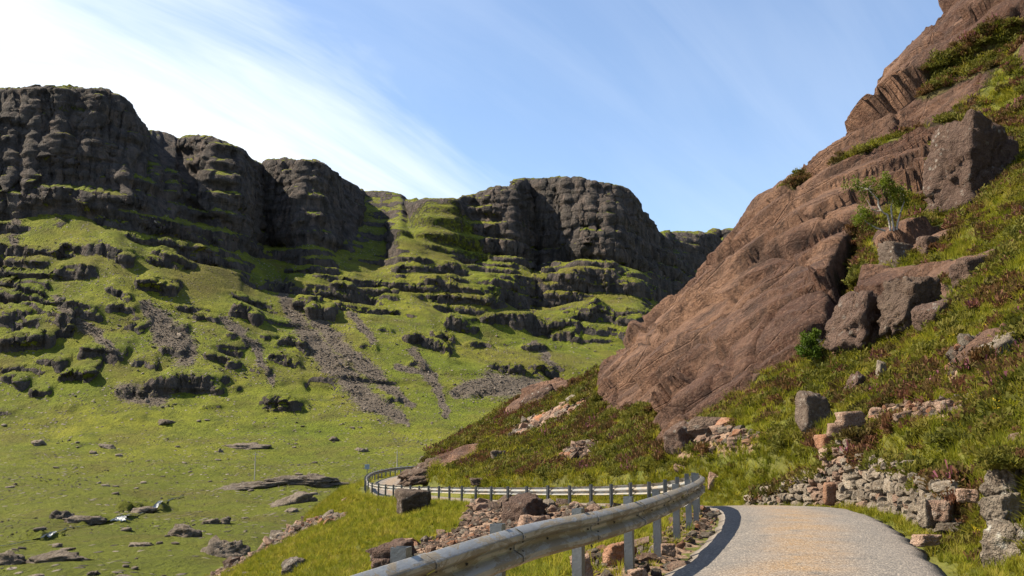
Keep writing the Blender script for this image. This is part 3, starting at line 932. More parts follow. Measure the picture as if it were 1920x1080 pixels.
def build_road():
    k = 15
    us = np.linspace(0, 1, k)
    n = len(RL)
    V = np.zeros((n, k, 3))
    jl = fbm(np.stack([RS * 0.9, RS * 0, RS * 0], 1), 4, .65) * 0.16
    jr = fbm(np.stack([RS * 0.9, RS * 0 + 50, RS * 0], 1), 4, .65) * 0.22
    for j, u in enumerate(us):
        o = (ROAD_L + jl) * (1 - u) + (ROAD_R + jr) * u
        V[:, j, 0] = RL[:, 0] + RNV[:, 0] * o
        V[:, j, 1] = RL[:, 1] + RNV[:, 1] * o
        V[:, j, 2] = RL[:, 2] + 0.045 * (1 - (2 * u - 1) ** 2) - (0.065 if j in (0, k - 1) else 0.0)
    # thickness at the edges
    L = V[:, :1].copy(); L[..., 2] -= 0.12
    Rr = V[:, -1:].copy(); Rr[..., 2] -= 0.12
    V = np.concatenate([L, V, Rr], 1)
    q = grid_quads(n, k + 2)[:, ::-1]
    me = mesh_np('road', V.reshape(-1, 3), q, [road_material()])
    uvl = me.uv_layers.new(name='road')
    uu = np.concatenate([[0], us, [1]])
    uvv = np.stack(np.broadcast_arrays(uu[None, :], RS[:, None] / 3.0), -1).reshape(-1, 2)
    uvl.data.foreach_set('uv', uvv[q.ravel()].astype(np.float32).ravel())
    obj('road', me, kind='structure', label='narrow worn tarmac road curving behind the crash barrier', cat='road')


build_road()


# ------------------------------------------------------------------ rocks
def ico(level):
    bm = bmesh.new()
    bmesh.ops.create_icosphere(bm, subdivisions=level, radius=1.0)
    v = np.array([x.co[:] for x in bm.verts])
    f = np.array([[a.index for a in p.verts] for p in bm.faces])
    bm.free()
    return v, f


ICO = {k: ico(k) for k in (1, 2, 3, 4, 5)}


def rock_mesh(name, size, level, seed, mat, box=0.0, rough=0.10, planes=11, flat=False, tilt=0.0, sub=True):
    """an angular stone: a ball cut by random planes, then weathered; origin at its middle"""
    g = np.random.default_rng(seed)
    u, f = ICO[level]
    nrm = g.normal(size=(planes, 3))
    nrm /= np.linalg.norm(nrm, axis=1)[:, None]
    dist = g.uniform(0.62, 0.95, planes)
    if box:
        ax = np.concatenate([np.eye(3), -np.eye(3)]) + g.normal(size=(6, 3)) * 0.16 * (1.4 - box)
        ax /= np.linalg.norm(ax, axis=1)[:, None]
        nrm = np.concatenate([nrm, ax])
        dist = np.concatenate([dist + 0.25 * box, g.uniform(0.60, 0.70, 6)])
    dots = u @ nrm.T
    r = np.where(dots > 0.05, dist[None, :] / np.maximum(dots, 0.05), 9).min(1)
    r = np.minimum(r, 1.25)
    v = u * r[:, None]
    off = g.uniform(0, 90, 3)
    n1 = fbm(v * 1.7 + off, 3) * rough * 1.3
    v = v * (1 + n1[:, None])
    if level >= 3:
        bed = v @ np.array((0.25, 0.2, 0.95))
        rid = fbm(np.stack([v[:, 0] * .8, v[:, 1] * .8, bed * 5], 1) + off, 3) * rough * 0.8
        fin = fbm(v * 6 + off, 3, .6) * rough * 0.45
        crk = -smooth(.10, 0, np.abs(perlin(v * np.array((1.3, 1.3, 2.2)) + off))) * rough * 1.0
        brk = facets(v * np.array((1.7, 1.7, 2.4)) + off, .9) * rough * 0.8 + facets(v * 4.2 + off, .9) * rough * 0.30
        v = v * (1 + (rid * .7 + fin * .6 + crk + brk)[:, None])
    v = v * np.array(size) * 0.5
    return mesh_np(name, v, f, [mat], smooth_shade=False if flat else True)


def stone_material(name, tones, lichen=0.25, rust=0.0, scale=1.0, bump=0.05, vary=0.35):
    m, t, b = material(name, 0.92, 0.15)
    tc = t.n('ShaderNodeTexCoord')
    oi = t.n('ShaderNodeObjectInfo')
    rv = t.n('ShaderNodeVectorMath', {0: tc.outputs['Object'], 1: oi.outputs['Location']}, operation='ADD').outputs[0]
    n1 = t.noise(rv, 0.9 * scale, 5, 0.65)
    n2 = t.noise(rv, 5.0 * scale, 5, 0.7)
    n3 = t.noise(rv, 22.0 * scale, 3, 0.7)
    c = t.mix(t.rng(n1, 0.32, 0.68), tones[0], tones[1])
    c = t.mix(t.math('MULTIPLY', t.rng(n2, 0.42, 0.72), 0.75), c, tones[2])
    c = t.mix(t.math('MULTIPLY', t.rng(n3, 0.5, 0.8), 0.4), c, (0.07, 0.06, 0.05))
    if rust:
        c = t.mix(t.math('MULTIPLY', t.rng(t.noise(rv, 1.3 * scale, 4), 0.45, 0.62), rust), c, (0.40, 0.15, 0.06))
    if lichen:
        lv = t.n('ShaderNodeTexVoronoi', {'Vector': rv, 'Scale': 5.0 * scale})
        lm = t.math('MULTIPLY', t.rng(lv.outputs[0], 0.34, 0.16), t.rng(t.noise(rv, 1.1 * scale, 4), 0.46, 0.62))
        c = t.mix(t.math('MULTIPLY', lm, min(1.0, lichen * 2.2)), c, (0.50, 0.47, 0.41))
    k = t.math('ADD', 1.0 - vary / 2, t.math('MULTIPLY', oi.outputs['Random'], vary))
    c = t.mix(1.0, c, t.n('ShaderNodeCombineColor', {0: k, 1: k, 2: k}).outputs[0], 'MULTIPLY')
    L_(t, c, b.inputs['Base Color'])
    hh = t.math('ADD', t.math('MULTIPLY', n2, 1.0), t.math('MULTIPLY', n3, 0.35))
    bp = t.n('ShaderNodeBump', {'Strength': 1.0, 'Distance': bump * 4.5, 'Height': hh})
    L_(t, bp.outputs[0], b.inputs['Normal'])
    return m


M_PINK = stone_material('pink_sandstone', ((0.225, 0.132, 0.092), (0.385, 0.250, 0.180), (0.520, 0.380, 0.285)), 0.15)
M_BROWN = stone_material('brown_sandstone', ((0.095, 0.058, 0.045), (0.165, 0.104, 0.078), (0.230, 0.155, 0.118)), 0.25, scale=0.6, bump=0.12)
M_GREY = stone_material('grey_sandstone', ((0.125, 0.094, 0.070), (0.250, 0.200, 0.152), (0.400, 0.340, 0.270)), 0.5)
M_DGREY = stone_material('dark_grey_sandstone', ((0.095, 0.066, 0.050), (0.165, 0.120, 0.092), (0.250, 0.195, 0.155)), 0.3)
M_TAN = stone_material('tan_sandstone', ((0.105, 0.068, 0.050), (0.180, 0.122, 0.090), (0.260, 0.188, 0.140)), 0.25, scale=0.6, bump=0.12)
M_RUST = stone_material('rust_sandstone', ((0.300, 0.140, 0.080), (0.420, 0.220, 0.130), (0.500, 0.330, 0.230)), 0.05, 0.5)
M_WALL = stone_material('wall_sandstone', ((0.230, 0.165, 0.115), (0.440, 0.350, 0.262), (0.640, 0.565, 0.465)), 0.55, vary=0.6, scale=1.6)
M_CRAG = stone_material('crag_rock', ((0.085, 0.070, 0.060), (0.170, 0.142, 0.122), (0.240, 0.205, 0.175)), 0.15, scale=0.25, bump=0.4)
M_VALLEY = stone_material('valley_rock', ((0.145, 0.115, 0.088), (0.265, 0.212, 0.168), (0.370, 0.305, 0.245)), 0.2, scale=0.3, bump=0.25)
TONE = {'pink': M_PINK, 'brown': M_BROWN, 'grey': M_GREY, 'rust': M_RUST, 'crag': M_CRAG, 'valley': M_VALLEY, 'wall': M_WALL, 'dgrey': M_DGREY, 'tan': M_TAN}

_seed = [100]


def boulder(name, px, py, wpx, hpx, tone, label, far=False, level=4, box=0.4, depth=1.0, sink=0.22, rot=None, rough=0.10, group=None, cat='boulder', at=None, roll=0.0):
    """a boulder whose foot is at a photograph pixel; its width and height as they measure there"""
    _seed[0] += 1
    p = np.array(at, float) if at is not None else (pick_far(px, py) if far else pick_near(px, py))
    k = p[1] / FPX
    wd, ht = wpx * k, hpx * k
    me = rock_mesh(name, (wd * 1.12, wd * 1.05 * depth, ht * (1.15 + sink)), level, _seed[0], TONE[tone], box=box, rough=rough)
    o = obj(name, me, label=label, cat=cat, group=group)
    o.location = (p[0] * (1 + wd * 0.3 * depth / p[1]), p[1] + wd * 0.3 * depth, p[2] + ht * (0.5 - sink * (0.62 if far else 0.5)))
    o.rotation_euler = (0, R(roll), rot if rot is not None else rnd.uniform(-.35, .35))
    return o
# ------------------------------------------------------------------ crash barrier
def steel_material(name, mud, k=1.0):
    m, t, b = material(name, 0.42, 0.5)
    b.inputs['Metallic'].default_value = 0.3
    pos = t.n('ShaderNodeNewGeometry').outputs['Position']
    n1 = t.noise(pos, 3.0, 5, 0.65)
    n2 = t.noise(pos, 40.0, 3, 0.7)
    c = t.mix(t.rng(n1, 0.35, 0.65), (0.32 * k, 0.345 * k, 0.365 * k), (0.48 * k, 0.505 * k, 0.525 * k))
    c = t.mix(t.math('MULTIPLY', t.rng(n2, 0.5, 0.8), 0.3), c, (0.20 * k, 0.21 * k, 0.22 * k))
    if mud:
        ms = t.noise(t.mapping(pos, scale=(2.6, 0.9, 5.0)), 1.0, 6, 0.74, 0.8)
        mm = t.rng(ms, 0.48, 0.52)
        c = t.mix(t.math('MULTIPLY', mm, mud), c, (0.200, 0.135, 0.062))
        fl = t.n('ShaderNodeTexVoronoi', {'Vector': t.mapping(pos, scale=(9, 9, 30)), 'Scale': 1.0})
        c = t.mix(t.rng(fl.outputs[0], 0.14, 0.06), c, (0.62, 0.63, 0.64))
        L_(t, t.math('SUBTRACT', 0.3, t.math('MULTIPLY', mm, 0.28)), b.inputs['Metallic'])
        c = t.mix(0.35, c, (0.30, 0.245, 0.175))  # whole rail browned: dirt and the road's reflection put into the colour
        L_(t, t.math('ADD', 0.40, t.math('MULTIPLY', mm, 0.4)), b.inputs['Roughness'])
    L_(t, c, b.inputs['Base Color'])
    bp = t.n('ShaderNodeBump', {'Strength': 0.35, 'Distance': 0.01, 'Height': t.math('ADD', n1, n2)})
    L_(t, bp.outputs[0], b.inputs['Normal'])
    return m


M_RAIL = steel_material('galvanised_rail', 0.7)
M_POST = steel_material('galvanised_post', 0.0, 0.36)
M_BOLT = material('dark_bolt', 0.6, 0.4)[0]
M_BOLT.node_tree.nodes['Principled BSDF'].inputs['Base Color'].default_value = (0.05, 0.045, 0.04, 1)

# the W section, front then back
PROF = [(.002, .156), (.010, .152), (.074, .116), (.082, .106), (.083, .088), (.082, .070), (.074, .060), (.010, .026), (.001, .014), (0, 0),
        (.001, -.014), (.010, -.026), (.074, -.060), (.082, -.070), (.083, -.088), (.082, -.106), (.074, -.116), (.010, -.152), (.002, -.156)]
BACK = [(a - .006, b) for a, b in PROF[::-1]]


def build_barrier():
    root = link(bpy.data.objects.new('crash_barrier', None))
    root.location = (float(RL[0, 0]), float(RL[0, 1]), 0)
    tag(root, 'galvanised steel crash barrier with mud streaks bending along the road edge', 'crash barrier')
    inv = Vector(root.location)
    prof = np.array(PROF + BACK)
    npf = len(prof)
    smax = RS[-1] - 30
    s0 = np.interp(-5.0, RL[:40 * 4, 1], RS[:40 * 4])
    pitch = 1.98
    s8 = np.interp(8.05, RL[:120, 1], RS[:120])
    start = s8 - pitch * math.floor((s8 - s0) / pitch)
    posts = np.arange(start, smax, pitch)
    bolt_me = None
    bm = bmesh.new()
    bmesh.ops.create_cone(bm, segments=6, radius1=.012, radius2=.008, depth=.014, cap_ends=True)
    bolt_me = bpy.data.meshes.new('bolt')
    bm.to_mesh(bolt_me); bm.free()
    bolt_me.materials.append(M_BOLT)
    # one post mesh for all: a rolled C section
    pw, pd, th, ph = .10, .10, .008, 1.1
    sec = [(-pw / 2, 0), (pw / 2, 0), (pw / 2, -pd), (pw / 2 - .035, -pd), (pw / 2 - .035, -pd + th), (pw / 2 - th, -pd + th), (pw / 2 - th, -th), (-pw / 2 + th, -th), (-pw / 2 + th, -pd), (-pw / 2, -pd)]
    bm = bmesh.new()
    lo = [bm.verts.new((a, b, 0)) for a, b in sec]
    hi = [bm.verts.new((a, b, ph)) for a, b in sec]
    for i in range(len(sec)):
        j = (i + 1) % len(sec)
        bm.faces.new((lo[i], lo[j], hi[j], hi[i]))
    bm.faces.new(hi); bm.faces.new(lo[::-1])
    bmesh.ops.recalc_face_normals(bm, faces=bm.faces)
    post_me = bpy.data.meshes.new('post'); bm.to_mesh(post_me); bm.free()
    post_me.materials.append(M_POST)
    gr = random.Random(4)
    for i, s in enumerate(posts):
        p, nrm = rail_at(s)
        if p[1] > 112:
            break
        ang = math.atan2(nrm[1], nrm[0]) - math.pi / 2
        # beam from this post to a little past the next (laps over it)
        a0, a1 = s + .16, s + pitch + .20
        V = []
        ss = np.linspace(a0, a1, 7)
        jog = gr.uniform(-.004, .004)
        for q, sq in enumerate(ss):
            c, nv = rail_at(sq)
            lap = .011 if q == 0 else .003 if q == 1 else 0.0
            for (t_, v_) in prof:
                V.append((c[0] + nv[0] * (t_ + .01 + lap), c[1] + nv[1] * (t_ + .01 + lap), c[2] + .60 + v_ * (1.012 if q == 0 else 1.0) + jog))
        q = []
        for a in range(len(ss) - 1):
            for b in range(npf):
                b2 = (b + 1) % npf
                q.append((a * npf + b, a * npf + b2, (a + 1) * npf + b2, (a + 1) * npf + b))
        for e in (0, len(ss) - 1):
            h = npf // 2
            for b in range(h - 1):
                q.append((e * npf + b, e * npf + b + 1, e * npf + npf - 2 - b, e * npf + npf - 1 - b))
        V = np.array(V) - np.array(inv)
        me = mesh_np('rail_beam', V, q, [M_RAIL], smooth_shade=False)
        try:
            me.set_sharp_from_angle(angle=R(24))
        except Exception:
            pass
        beam = obj('rail_beam', me, root)
        po = obj('post', post_me, root)
        gz = p[2]
        po.location = Vector((p[0] - nrm[0] * .015, p[1] - nrm[1] * .015, gz - .29 + gr.uniform(-.012, .012))) - inv
        po.rotation_euler = (gr.uniform(-.012, .012), gr.uniform(-.012, .012), ang)
        if 6 < p[1] < 26 :
            for (ds, v_) in ((.19, .085), (.19, -.085), (.27, .10), (.27, .04), (.27, -.04), (.27, -.10), (.06, 0.0), (1.0, 0.0)):
                c, nv = rail_at(s + ds)
                t_ = np.interp(v_, [-.156, -.09, 0, .09, .156], [.004, .081, 0, .081, .004])
                bo = obj('bolt', bolt_me, beam)
                bo.location = Vector((c[0] + nv[0] * (t_ + .022), c[1] + nv[1] * (t_ + .022), c[2] + .60 + v_)) - inv
                bo.rotation_euler = (0, math.pi / 2, math.atan2(nv[1], nv[0]))


build_barrier()


# ------------------------------------------------------------------ drystone retaining wall
def build_wall():
    root = link(bpy.data.objects.new('drystone_wall', None))
    tag(root, 'rough drystone retaining wall of pale lichened stones beside the road bend', 'stone wall')
    g = random.Random(21)
    WOFF = 4.02
    # walk the wall by length, from its near end to its far end
    i0 = int(np.argmin(np.abs(RL[:160, 1] - 16.6)))
    i1 = int(np.argmin(np.hypot(RL[:, 0] - 3.95, RL[:, 1] - 33.2)))
    path = RL[i0:i1, :] + np.c_[RNV[i0:i1] * WOFF, np.zeros(i1 - i0)]
    sl = np.concatenate([[0], np.cumsum(np.linalg.norm(np.diff(path[:, :2], axis=0), axis=1))])
    total = sl[-1]
    p0 = path[0]
    root.location = tuple(p0)
    inv = Vector(root.location)
    meshes = [rock_mesh('stone', (1, 1, 1), 2, 900 + k, M_WALL, box=1.0, rough=0.05, planes=9, flat=True) for k in range(14)]
    pinks = [rock_mesh('stone', (1, 1, 1), 2, 960 + k, M_PINK, box=1.0, rough=0.05, planes=7, flat=True) for k in range(4)]
    def top(s):
        q = s / total
        return np.interp(q, [0, .06, .25, .42, .49, .52, .60, .65, .80, .92, 1.0], [.48, .80, 1.02, 1.15, 1.28, 1.78, 1.78, 1.15, .88, .58, .24])
    def at(s):
        c = np.array([np.interp(s, sl, path[:, k]) for k in range(3)])
        nv = np.array([np.interp(s, sl, RNV[i0:i1, k]) for k in range(2)])
        return c, nv
    n = 0
    z = -0.06
    course = 0
    while z < 1.85 and n < 299:
        h = g.uniform(.21, .29)
        s = g.uniform(-.2, .2)
        while s < total:
            wdt = g.choice((.22, .28, .34, .40, .48, .60)) * g.uniform(.85, 1.15)
            c, nv = at(min(max(s + wdt / 2, 0), total))
            zz = z + g.uniform(-.06, .06)
            if zz + h * 0.5 < top(s) and n < 299 and g.random() > .03:
                hh = h * g.uniform(.75, 1.45)
                px_, _ = proj(np.array([[c[0], c[1], c[2]]]))
                m = g.choice(pinks) if (1530 < px_[0] < 1590 and g.random() < .6) or g.random() < .08 else g.choice(meshes)
                o = obj('stone', m, root)
                bat = 0.10 * z
                jt = g.uniform(-.06, .05)
                o.location = Vector((c[0] + nv[0] * (bat + jt), c[1] + nv[1] * (bat + jt), c[2] + zz + h / 2)) - inv
                o.scale = (wdt * 1.28, .62, hh * 1.32)
                o.rotation_euler = (g.uniform(-.2, .2), g.uniform(-.28, .28), math.atan2(nv[1], nv[0]) - math.pi / 2 + g.uniform(-.25, .25))
                n += 1
            s += wdt * 0.98
        z += h * 0.95
    # squared pink blocks that cap the wall at its highest point
    return at, total, top


WALL_AT, WALL_LEN, WALL_TOP = build_wall()


def block(name, px, py, d, w_, h_, tone, label, dp=0.5, rotz=0.0, tilt=0.0, cat='stone block', seed=0, level=3):
    p = P(px, py, d)
    if name == 'coping_block':
        # the block stands on the wall, or stepped back from its top
        sw = np.linspace(0, WALL_LEN, 80)
        cs_ = np.array([WALL_AT(q)[0] for q in sw])
        k_ = int(np.argmin(np.abs(proj(cs_)[0] - px)))
        p = P(px, py, cs_[k_, 1] + d)
        w_, h_ = w_ * 1.2, h_ * 1.25
    me = rock_mesh(name, (w_ * 1.45, dp * 1.45, h_ * 1.45), level, 700 + seed, TONE[tone], box=1.0, rough=0.05, planes=5)
    o = obj(name, me, label=label, cat=cat)
    o.location = (p[0], p[1], p[2])
    o.rotation_euler = (0, tilt, rotz)
    return o


block('marker_stone', 1555, 927, 23.6, .26, .52, 'rust', 'upright red sandstone marker stone at the foot of the drystone wall', dp=.22, cat='marker stone', seed=1)
block('coping_block', 1549, 828, -.05, .40, .36, 'rust', 'squared orange pink block on top of the drystone wall', rotz=.2, seed=2)
block('coping_block', 1570, 806, .15, .46, .30, 'pink', 'rounded pink block perched above the squared orange block', rotz=-.2, seed=3)
block('coping_block', 1594, 786, .55, .55, .34, 'pink', 'pale pink boulder topmost of the blocks above the wall', rotz=.3, seed=4)
block('coping_block', 1558, 850, -.15, .44, .26, 'pink', 'pink block directly under the squared orange one', rotz=.1, seed=5)

# ------------------------------------------------------------------ boulders and outcrops on the hill
B = boulder
B('boulder', 1822, 378, 165, 175, 'brown', 'huge square brown boulder high on the slope beside the birch', level=5, box=.95, depth=1.1, sink=.3, rot=.35, rough=.13, roll=8)
B('boulder', 1785, 392, 110, 50, 'brown', 'low brown block wedged under the huge square boulder', box=.8, rot=-.1)
B('boulder', 1521, 815, 66, 92, 'dgrey', 'tall round topped grey boulder standing alone in the heather', box=.5, rot=.3, sink=.12, depth=.9)
B('boulder', 1604, 738, 42, 44, 'brown', 'small leaning brown boulder with a sharp point in grass', box=.6, rot=.5, roll=25)
B('rock_outcrop', 1615, 655, 120, 140, 'brown', 'tall pale outcrop at the side of the dark cleft', box=.5, level=5, depth=1.2, sink=.35, rot=.5, rough=.16, cat='rock outcrop', roll=26)
B('rock_outcrop', 1705, 612, 110, 110, 'tan', 'cracked brown outcrop in the middle of the grassy slope', box=.6, rough=.16, level=5, sink=.3, rot=.3, cat='rock outcrop', roll=12)
B('rock_outcrop', 1682, 495, 78, 56, 'dgrey', 'lichen spotted square outcrop below the birch', box=.9, level=4, rot=.2, cat='rock outcrop')
B('rock_outcrop', 1745, 470, 62, 44, 'brown', 'small dark block beside the lichen spotted outcrop', box=.8, rot=.1, cat='rock outcrop')
B('rock_outcrop', 1825, 525, 100, 58, 'brown', 'long pinkish outcrop sunk in the grass', box=.8, level=4, rot=.2, cat='rock outcrop', roll=-10)
B('rock_outcrop', 1748, 610, 92, 60, 'brown', 'wedge of dark rock pointing up the grassy slope', box=.6, level=4, rot=.4, cat='rock outcrop', roll=-22)
B('boulder', 1872, 668, 100, 46, 'grey', 'pale split boulder in the heather by the edge of the picture', box=.6, rot=.3, roll=-28)
B('boulder', 1770, 770, 46, 26, 'pink', 'pale pink boulder lying on the rubble in the heather', box=.5)
B('boulder', 1690, 800, 44, 30, 'pink', 'pinkish boulder half sunk in brown heather above the wall', box=.5, roll=-20)
B('boulder', 1650, 708, 22, 40, 'grey', 'thin upright pale stone on the steep grass', box=.4)
B('boulder', 1640, 780, 30, 20, 'pink', 'small rounded pink boulder at the end of the stone line', box=.3)
B('boulder', 935, 862, 38, 24, 'dgrey', 'pale triangular boulder on the heather above the barrier', box=.5)
B('boulder', 1090, 795, 20, 10, 'grey', 'small flat topped dark boulder on the open grass', box=.8)
B('boulder', 1385, 838, 44, 22, 'pink', 'broad pale boulder beside the rubble patch', box=.5)
B('boulder', 1340, 915, 34, 32, 'pink', 'pinkish boulder just past the end of the near barrier', box=.4)
B('boulder', 1275, 882, 32, 18, 'pink', 'small pale boulder among the stones below the slab', box=.4)
B('rock_outcrop', 1275, 845, 60, 60, 'brown', 'split foot of the great slab standing in the grass', box=.6, level=4, rot=.6, roll=-30, cat='rock outcrop')
B('rock_outcrop', 800, 897, 110, 24, 'tan', 'smooth rounded bedrock knob beside the far road', box=0, level=5, depth=.5, sink=.6, rot=.15, rough=.16, cat='rock outcrop', roll=-12)
B('rock_outcrop', 905, 906, 60, 12, 'tan', 'pale flat bedrock just above the far barrier', box=.3, level=4, depth=.7, sink=.5, cat='rock outcrop')
B('rock_outcrop', 1010, 752, 92, 30, 'brown', 'bare rounded rock on the shoulder below the skyline', box=.2, level=4, depth=.6, sink=.5, roll=-28, cat='rock outcrop')
# right verge
B('rock_outcrop', 1902, 930, 100, 100, 'grey', 'big grey lichened rock at the top of the road cutting', box=.7, level=5, sink=.25, at=P(1902, 930, 12.9), rot=.5, rough=.12, cat='rock outcrop')
B('rock_outcrop', 1884, 988, 84, 66, 'grey', 'grey and ochre block under the big lichened rock', box=.6, level=5, sink=.25, at=P(1884, 988, 12.5), rot=.2, rough=.12, cat='rock outcrop')
B('rock_outcrop', 1905, 1078, 120, 110, 'grey', 'cracked grey rock at the foot of the road cutting', box=.6, level=5, sink=.3, at=P(1908, 1078, 11.9), rot=.7, rough=.12, cat='rock outcrop')
B('boulder', 1748, 985, 40, 56, 'grey', 'pale upright stone fallen from the end of the wall', box=.8, at=P(1740, 985, 15.9), rot=.3)
B('boulder', 1772, 965, 44, 38, 'pink', 'dark faced pink stone leaning on the wall end', box=.7, at=P(1770, 972, 15.6), rot=.8)
B('boulder', 1815, 945, 46, 26, 'pink', 'flat pink stone on the verge between wall and cutting', box=.5, at=P(1812, 940, 14.6))
B('boulder', 1735, 1020, 54, 20, 'pink', 'low pink stone at the edge of the tarmac', box=.4, at=P(1738, 1022, 13.9))
# below the barrier
B('boulder', 772, 960, 74, 52, 'dgrey', 'big split grey boulder on the grass below the far barrier', level=4, box=.6, sink=.12, rot=.3)
B('boulder', 978, 978, 84, 52, 'brown', 'large brown grey boulder at the top of the rubble bank', level=4, box=.5, rot=-.4, roll=-14)
B('boulder', 1000, 1000, 62, 40, 'pink', 'tan angular boulder leaning in front of the large brown grey one', level=4, box=.5, rot=.3)
B('boulder', 958, 1012, 66, 26, 'brown', 'dark boulder with a pale flat top behind the barrier', level=4, box=.5)
B('boulder', 745, 1060, 84, 46, 'brown', 'long brown rock slab on the grass behind the barrier', level=4, box=.4, roll=-18)
B('boulder', 715, 1072, 50, 30, 'brown', 'dark pointed rock beside the long brown slab', level=4, box=.4)
B('boulder', 860, 1042, 48, 24, 'rust', 'orange tinted flat stone just behind the barrier', box=.4)
B('boulder', 1160, 1056, 66, 44, 'rust', 'bright orange boulder between the barrier posts', level=4, box=.4, at=P(1160, 1060, 12.6))
B('boulder', 1096, 1085, 46, 52, 'pink', 'angular brown pink boulder under the rail', level=4, box=.5, at=P(1092, 1088, 10.8))
B('boulder', 1250, 1040, 34, 22, 'pink', 'small tan block on the gravel verge by the tarmac', box=.7, at=P(1252, 1040, 12.9))
B('boulder', 1190, 1085, 40, 22, 'pink', 'low pink stone in the grass under the nearest posts', box=.4, at=P(1195, 1088, 10.7))

# ------------------------------------------------------------------ rocks of the valley and the far slopes
F = dict(far=True, rough=.2, sink=.75)
B('boulder', 353, 1004, 54, 22, 'valley', 'large rounded grey boulder alone in the valley grass', box=0, level=4, **F)
B('boulder', 398, 980, 28, 13, 'valley', 'grey boulder behind the large rounded one', box=0, **F)
B('boulder', 425, 979, 20, 12, 'valley', 'small dark boulder touching the grey one', box=0, **F)
B('rock_outcrop', 420, 1040, 90, 29, 'valley', 'long sloping rock slab with a dark shaded face', box=0, level=4, depth=.5, cat='rock outcrop', roll=-24, **F)
B('rock_outcrop', 555, 942, 79, 20, 'valley', 'wide grey rock slab in the grass below the whaleback', box=0, level=4, depth=.6, cat='rock outcrop', **F)
B('rock_outcrop', 545, 958, 30, 11, 'valley', 'small pair of rocks in front of the wide grey slab', box=0, cat='rock outcrop', **F)
B('rock_outcrop', 590, 906, 156, 16, 'valley', 'long pinkish whaleback of bare rock across the valley', box=0, level=5, depth=.35, cat='rock outcrop', rot=.0, **F)
B('rock_outcrop', 455, 914, 115, 11, 'valley', 'low tail of bare rock running down from the whaleback', box=0, level=4, depth=.35, cat='rock outcrop', rot=.0, roll=-8, **F)
B('boulder', 543, 1070, 51, 22, 'valley', 'dark pointed rock on the grass bank', box=.4, level=4, roll=-16)
B('boulder', 200, 838, 30, 9, 'valley', 'pale topped boulder on the yellow green slope', box=0, **F)
B('boulder', 76, 832, 28, 8, 'valley', 'dark boulder left of the pale topped one', box=0, **F)
B('boulder', 310, 792, 30, 9, 'valley', 'flat boulder in the stony grass above the valley', box=0, **F)
B('boulder', 626, 824, 21, 7, 'valley', 'lone flat boulder on the bright grass', box=0, **F)
B('boulder', 415, 846, 11, 7, 'valley', 'small round boulder below the stony band', box=0, **F)
B('boulder', 678, 844, 23, 7, 'valley', 'low grey boulder right of the lone flat one', box=0, **F)
B('rock_outcrop', 450, 838, 90, 9, 'valley', 'thin ledge of rock across the foot of the slope', box=0, level=4, depth=.4, cat='rock outcrop', **F)
B('rock_outcrop', 260, 958, 57, 11, 'valley', 'dark wet rock ledge beside the waterfall', box=0, level=4, depth=.5, cat='rock outcrop', **F)
B('rock_outcrop', 170, 978, 74, 12, 'valley', 'grey rock bank under the second cascade', box=0, level=4, depth=.5, cat='rock outcrop', **F)
B('rock_outcrop', 125, 972, 38, 16, 'crag', 'dark undercut rock at the bend of the stream', box=0, level=4, cat='rock outcrop', **F)
B('rock_outcrop', 100, 1050, 107, 15, 'valley', 'pale line of bedrock slabs low in the valley', box=0, level=4, depth=.4, cat='rock outcrop', **F)
B('rock_outcrop', 20, 1055, 66, 18, 'valley', 'grey bedrock at the edge of the picture', box=0, level=4, depth=.5, cat='rock outcrop', **F)
B('boulder', 265, 1022, 33, 9, 'valley', 'grey boulder at the end of the bedrock line', box=0, **F)
B('boulder', 175, 1075, 21, 8, 'valley', 'small dark boulder near the bottom of the valley', box=0, **F)


# ------------------------------------------------------------------ loose stones one can count
def sample_near(n, dens, seed):
    """n random places on the near ground, weighted by a per-vertex density"""
    g = np.random.default_rng(seed)
    a = np.linalg.norm(np.cross(NV[:-1, 1:] - NV[:-1, :-1], NV[1:, :-1] - NV[:-1, :-1]), axis=2)
    wts = (a * dens[:-1, :-1]).ravel()
    c = np.cumsum(wts)
    i = np.searchsorted(c, g.random(n) * c[-1])
    j, k = np.unravel_index(i, a.shape)
    t, s = g.random(n)[:, None], g.random(n)[:, None]
    p = (NV[j, k] * (1 - t) + NV[j, k + 1] * t) * (1 - s) + (NV[j + 1, k] * (1 - t) + NV[j + 1, k + 1] * t) * s
    return p, NN[j, k], j, k


VIS = ((_nqx > -80) & (_nqx < 2020) & (_nqy > -60) & (_nqy < 1150) & (_nf[:, 1] > 7) & (_nf[:, 1] < 108)).reshape(NROCK.shape).astype(np.float32)
NVZ = NV[..., 2]
small = [rock_mesh('stone', (1, 1, 1), 2, 300 + k, M_PINK if k % 2 else M_GREY, box=.5 if k % 3 else .9, rough=.10) for k in range(10)]
dens = VIS * (NROCK < .2) * (NOFF > 4.6) * (0.15 + NDIRT) * (NV[..., 1] > 14)
pts, nn_, _, _ = sample_near(95, dens, 5)
for p in pts:
    s = rnd.uniform(.18, .55) * (0.6 + p[1] / 60)
    qx_ = proj(p[None, :])[0][0]
    lb_, gr_ = (('pale loose stone in the heather above the drystone wall', 'loose stones above the wall') if qx_ > 1480 else
                ('pale loose stone in the grass just below the great brown slab', 'loose stones below the slab') if qx_ > 1230 else
                ('pale loose stone in the heather above the far run of barrier', 'loose stones above the far barrier'))
    o = obj('stone', rnd.choice(small), label=lb_, cat='stone', group=gr_)
    o.location = (p[0], p[1], p[2] + s * .12)
    o.scale = (s * rnd.uniform(.9, 1.7), s * rnd.uniform(.8, 1.3), s * rnd.uniform(.5, .9))
    o.rotation_euler = (rnd.uniform(-.4, .4), rnd.uniform(-.4, .4), rnd.uniform(0, 6.28))
dens = VIS * (NOFF < -0.6) * (0.25 + NDIRT)
pts, nn_, _, _ = sample_near(65, dens, 6)
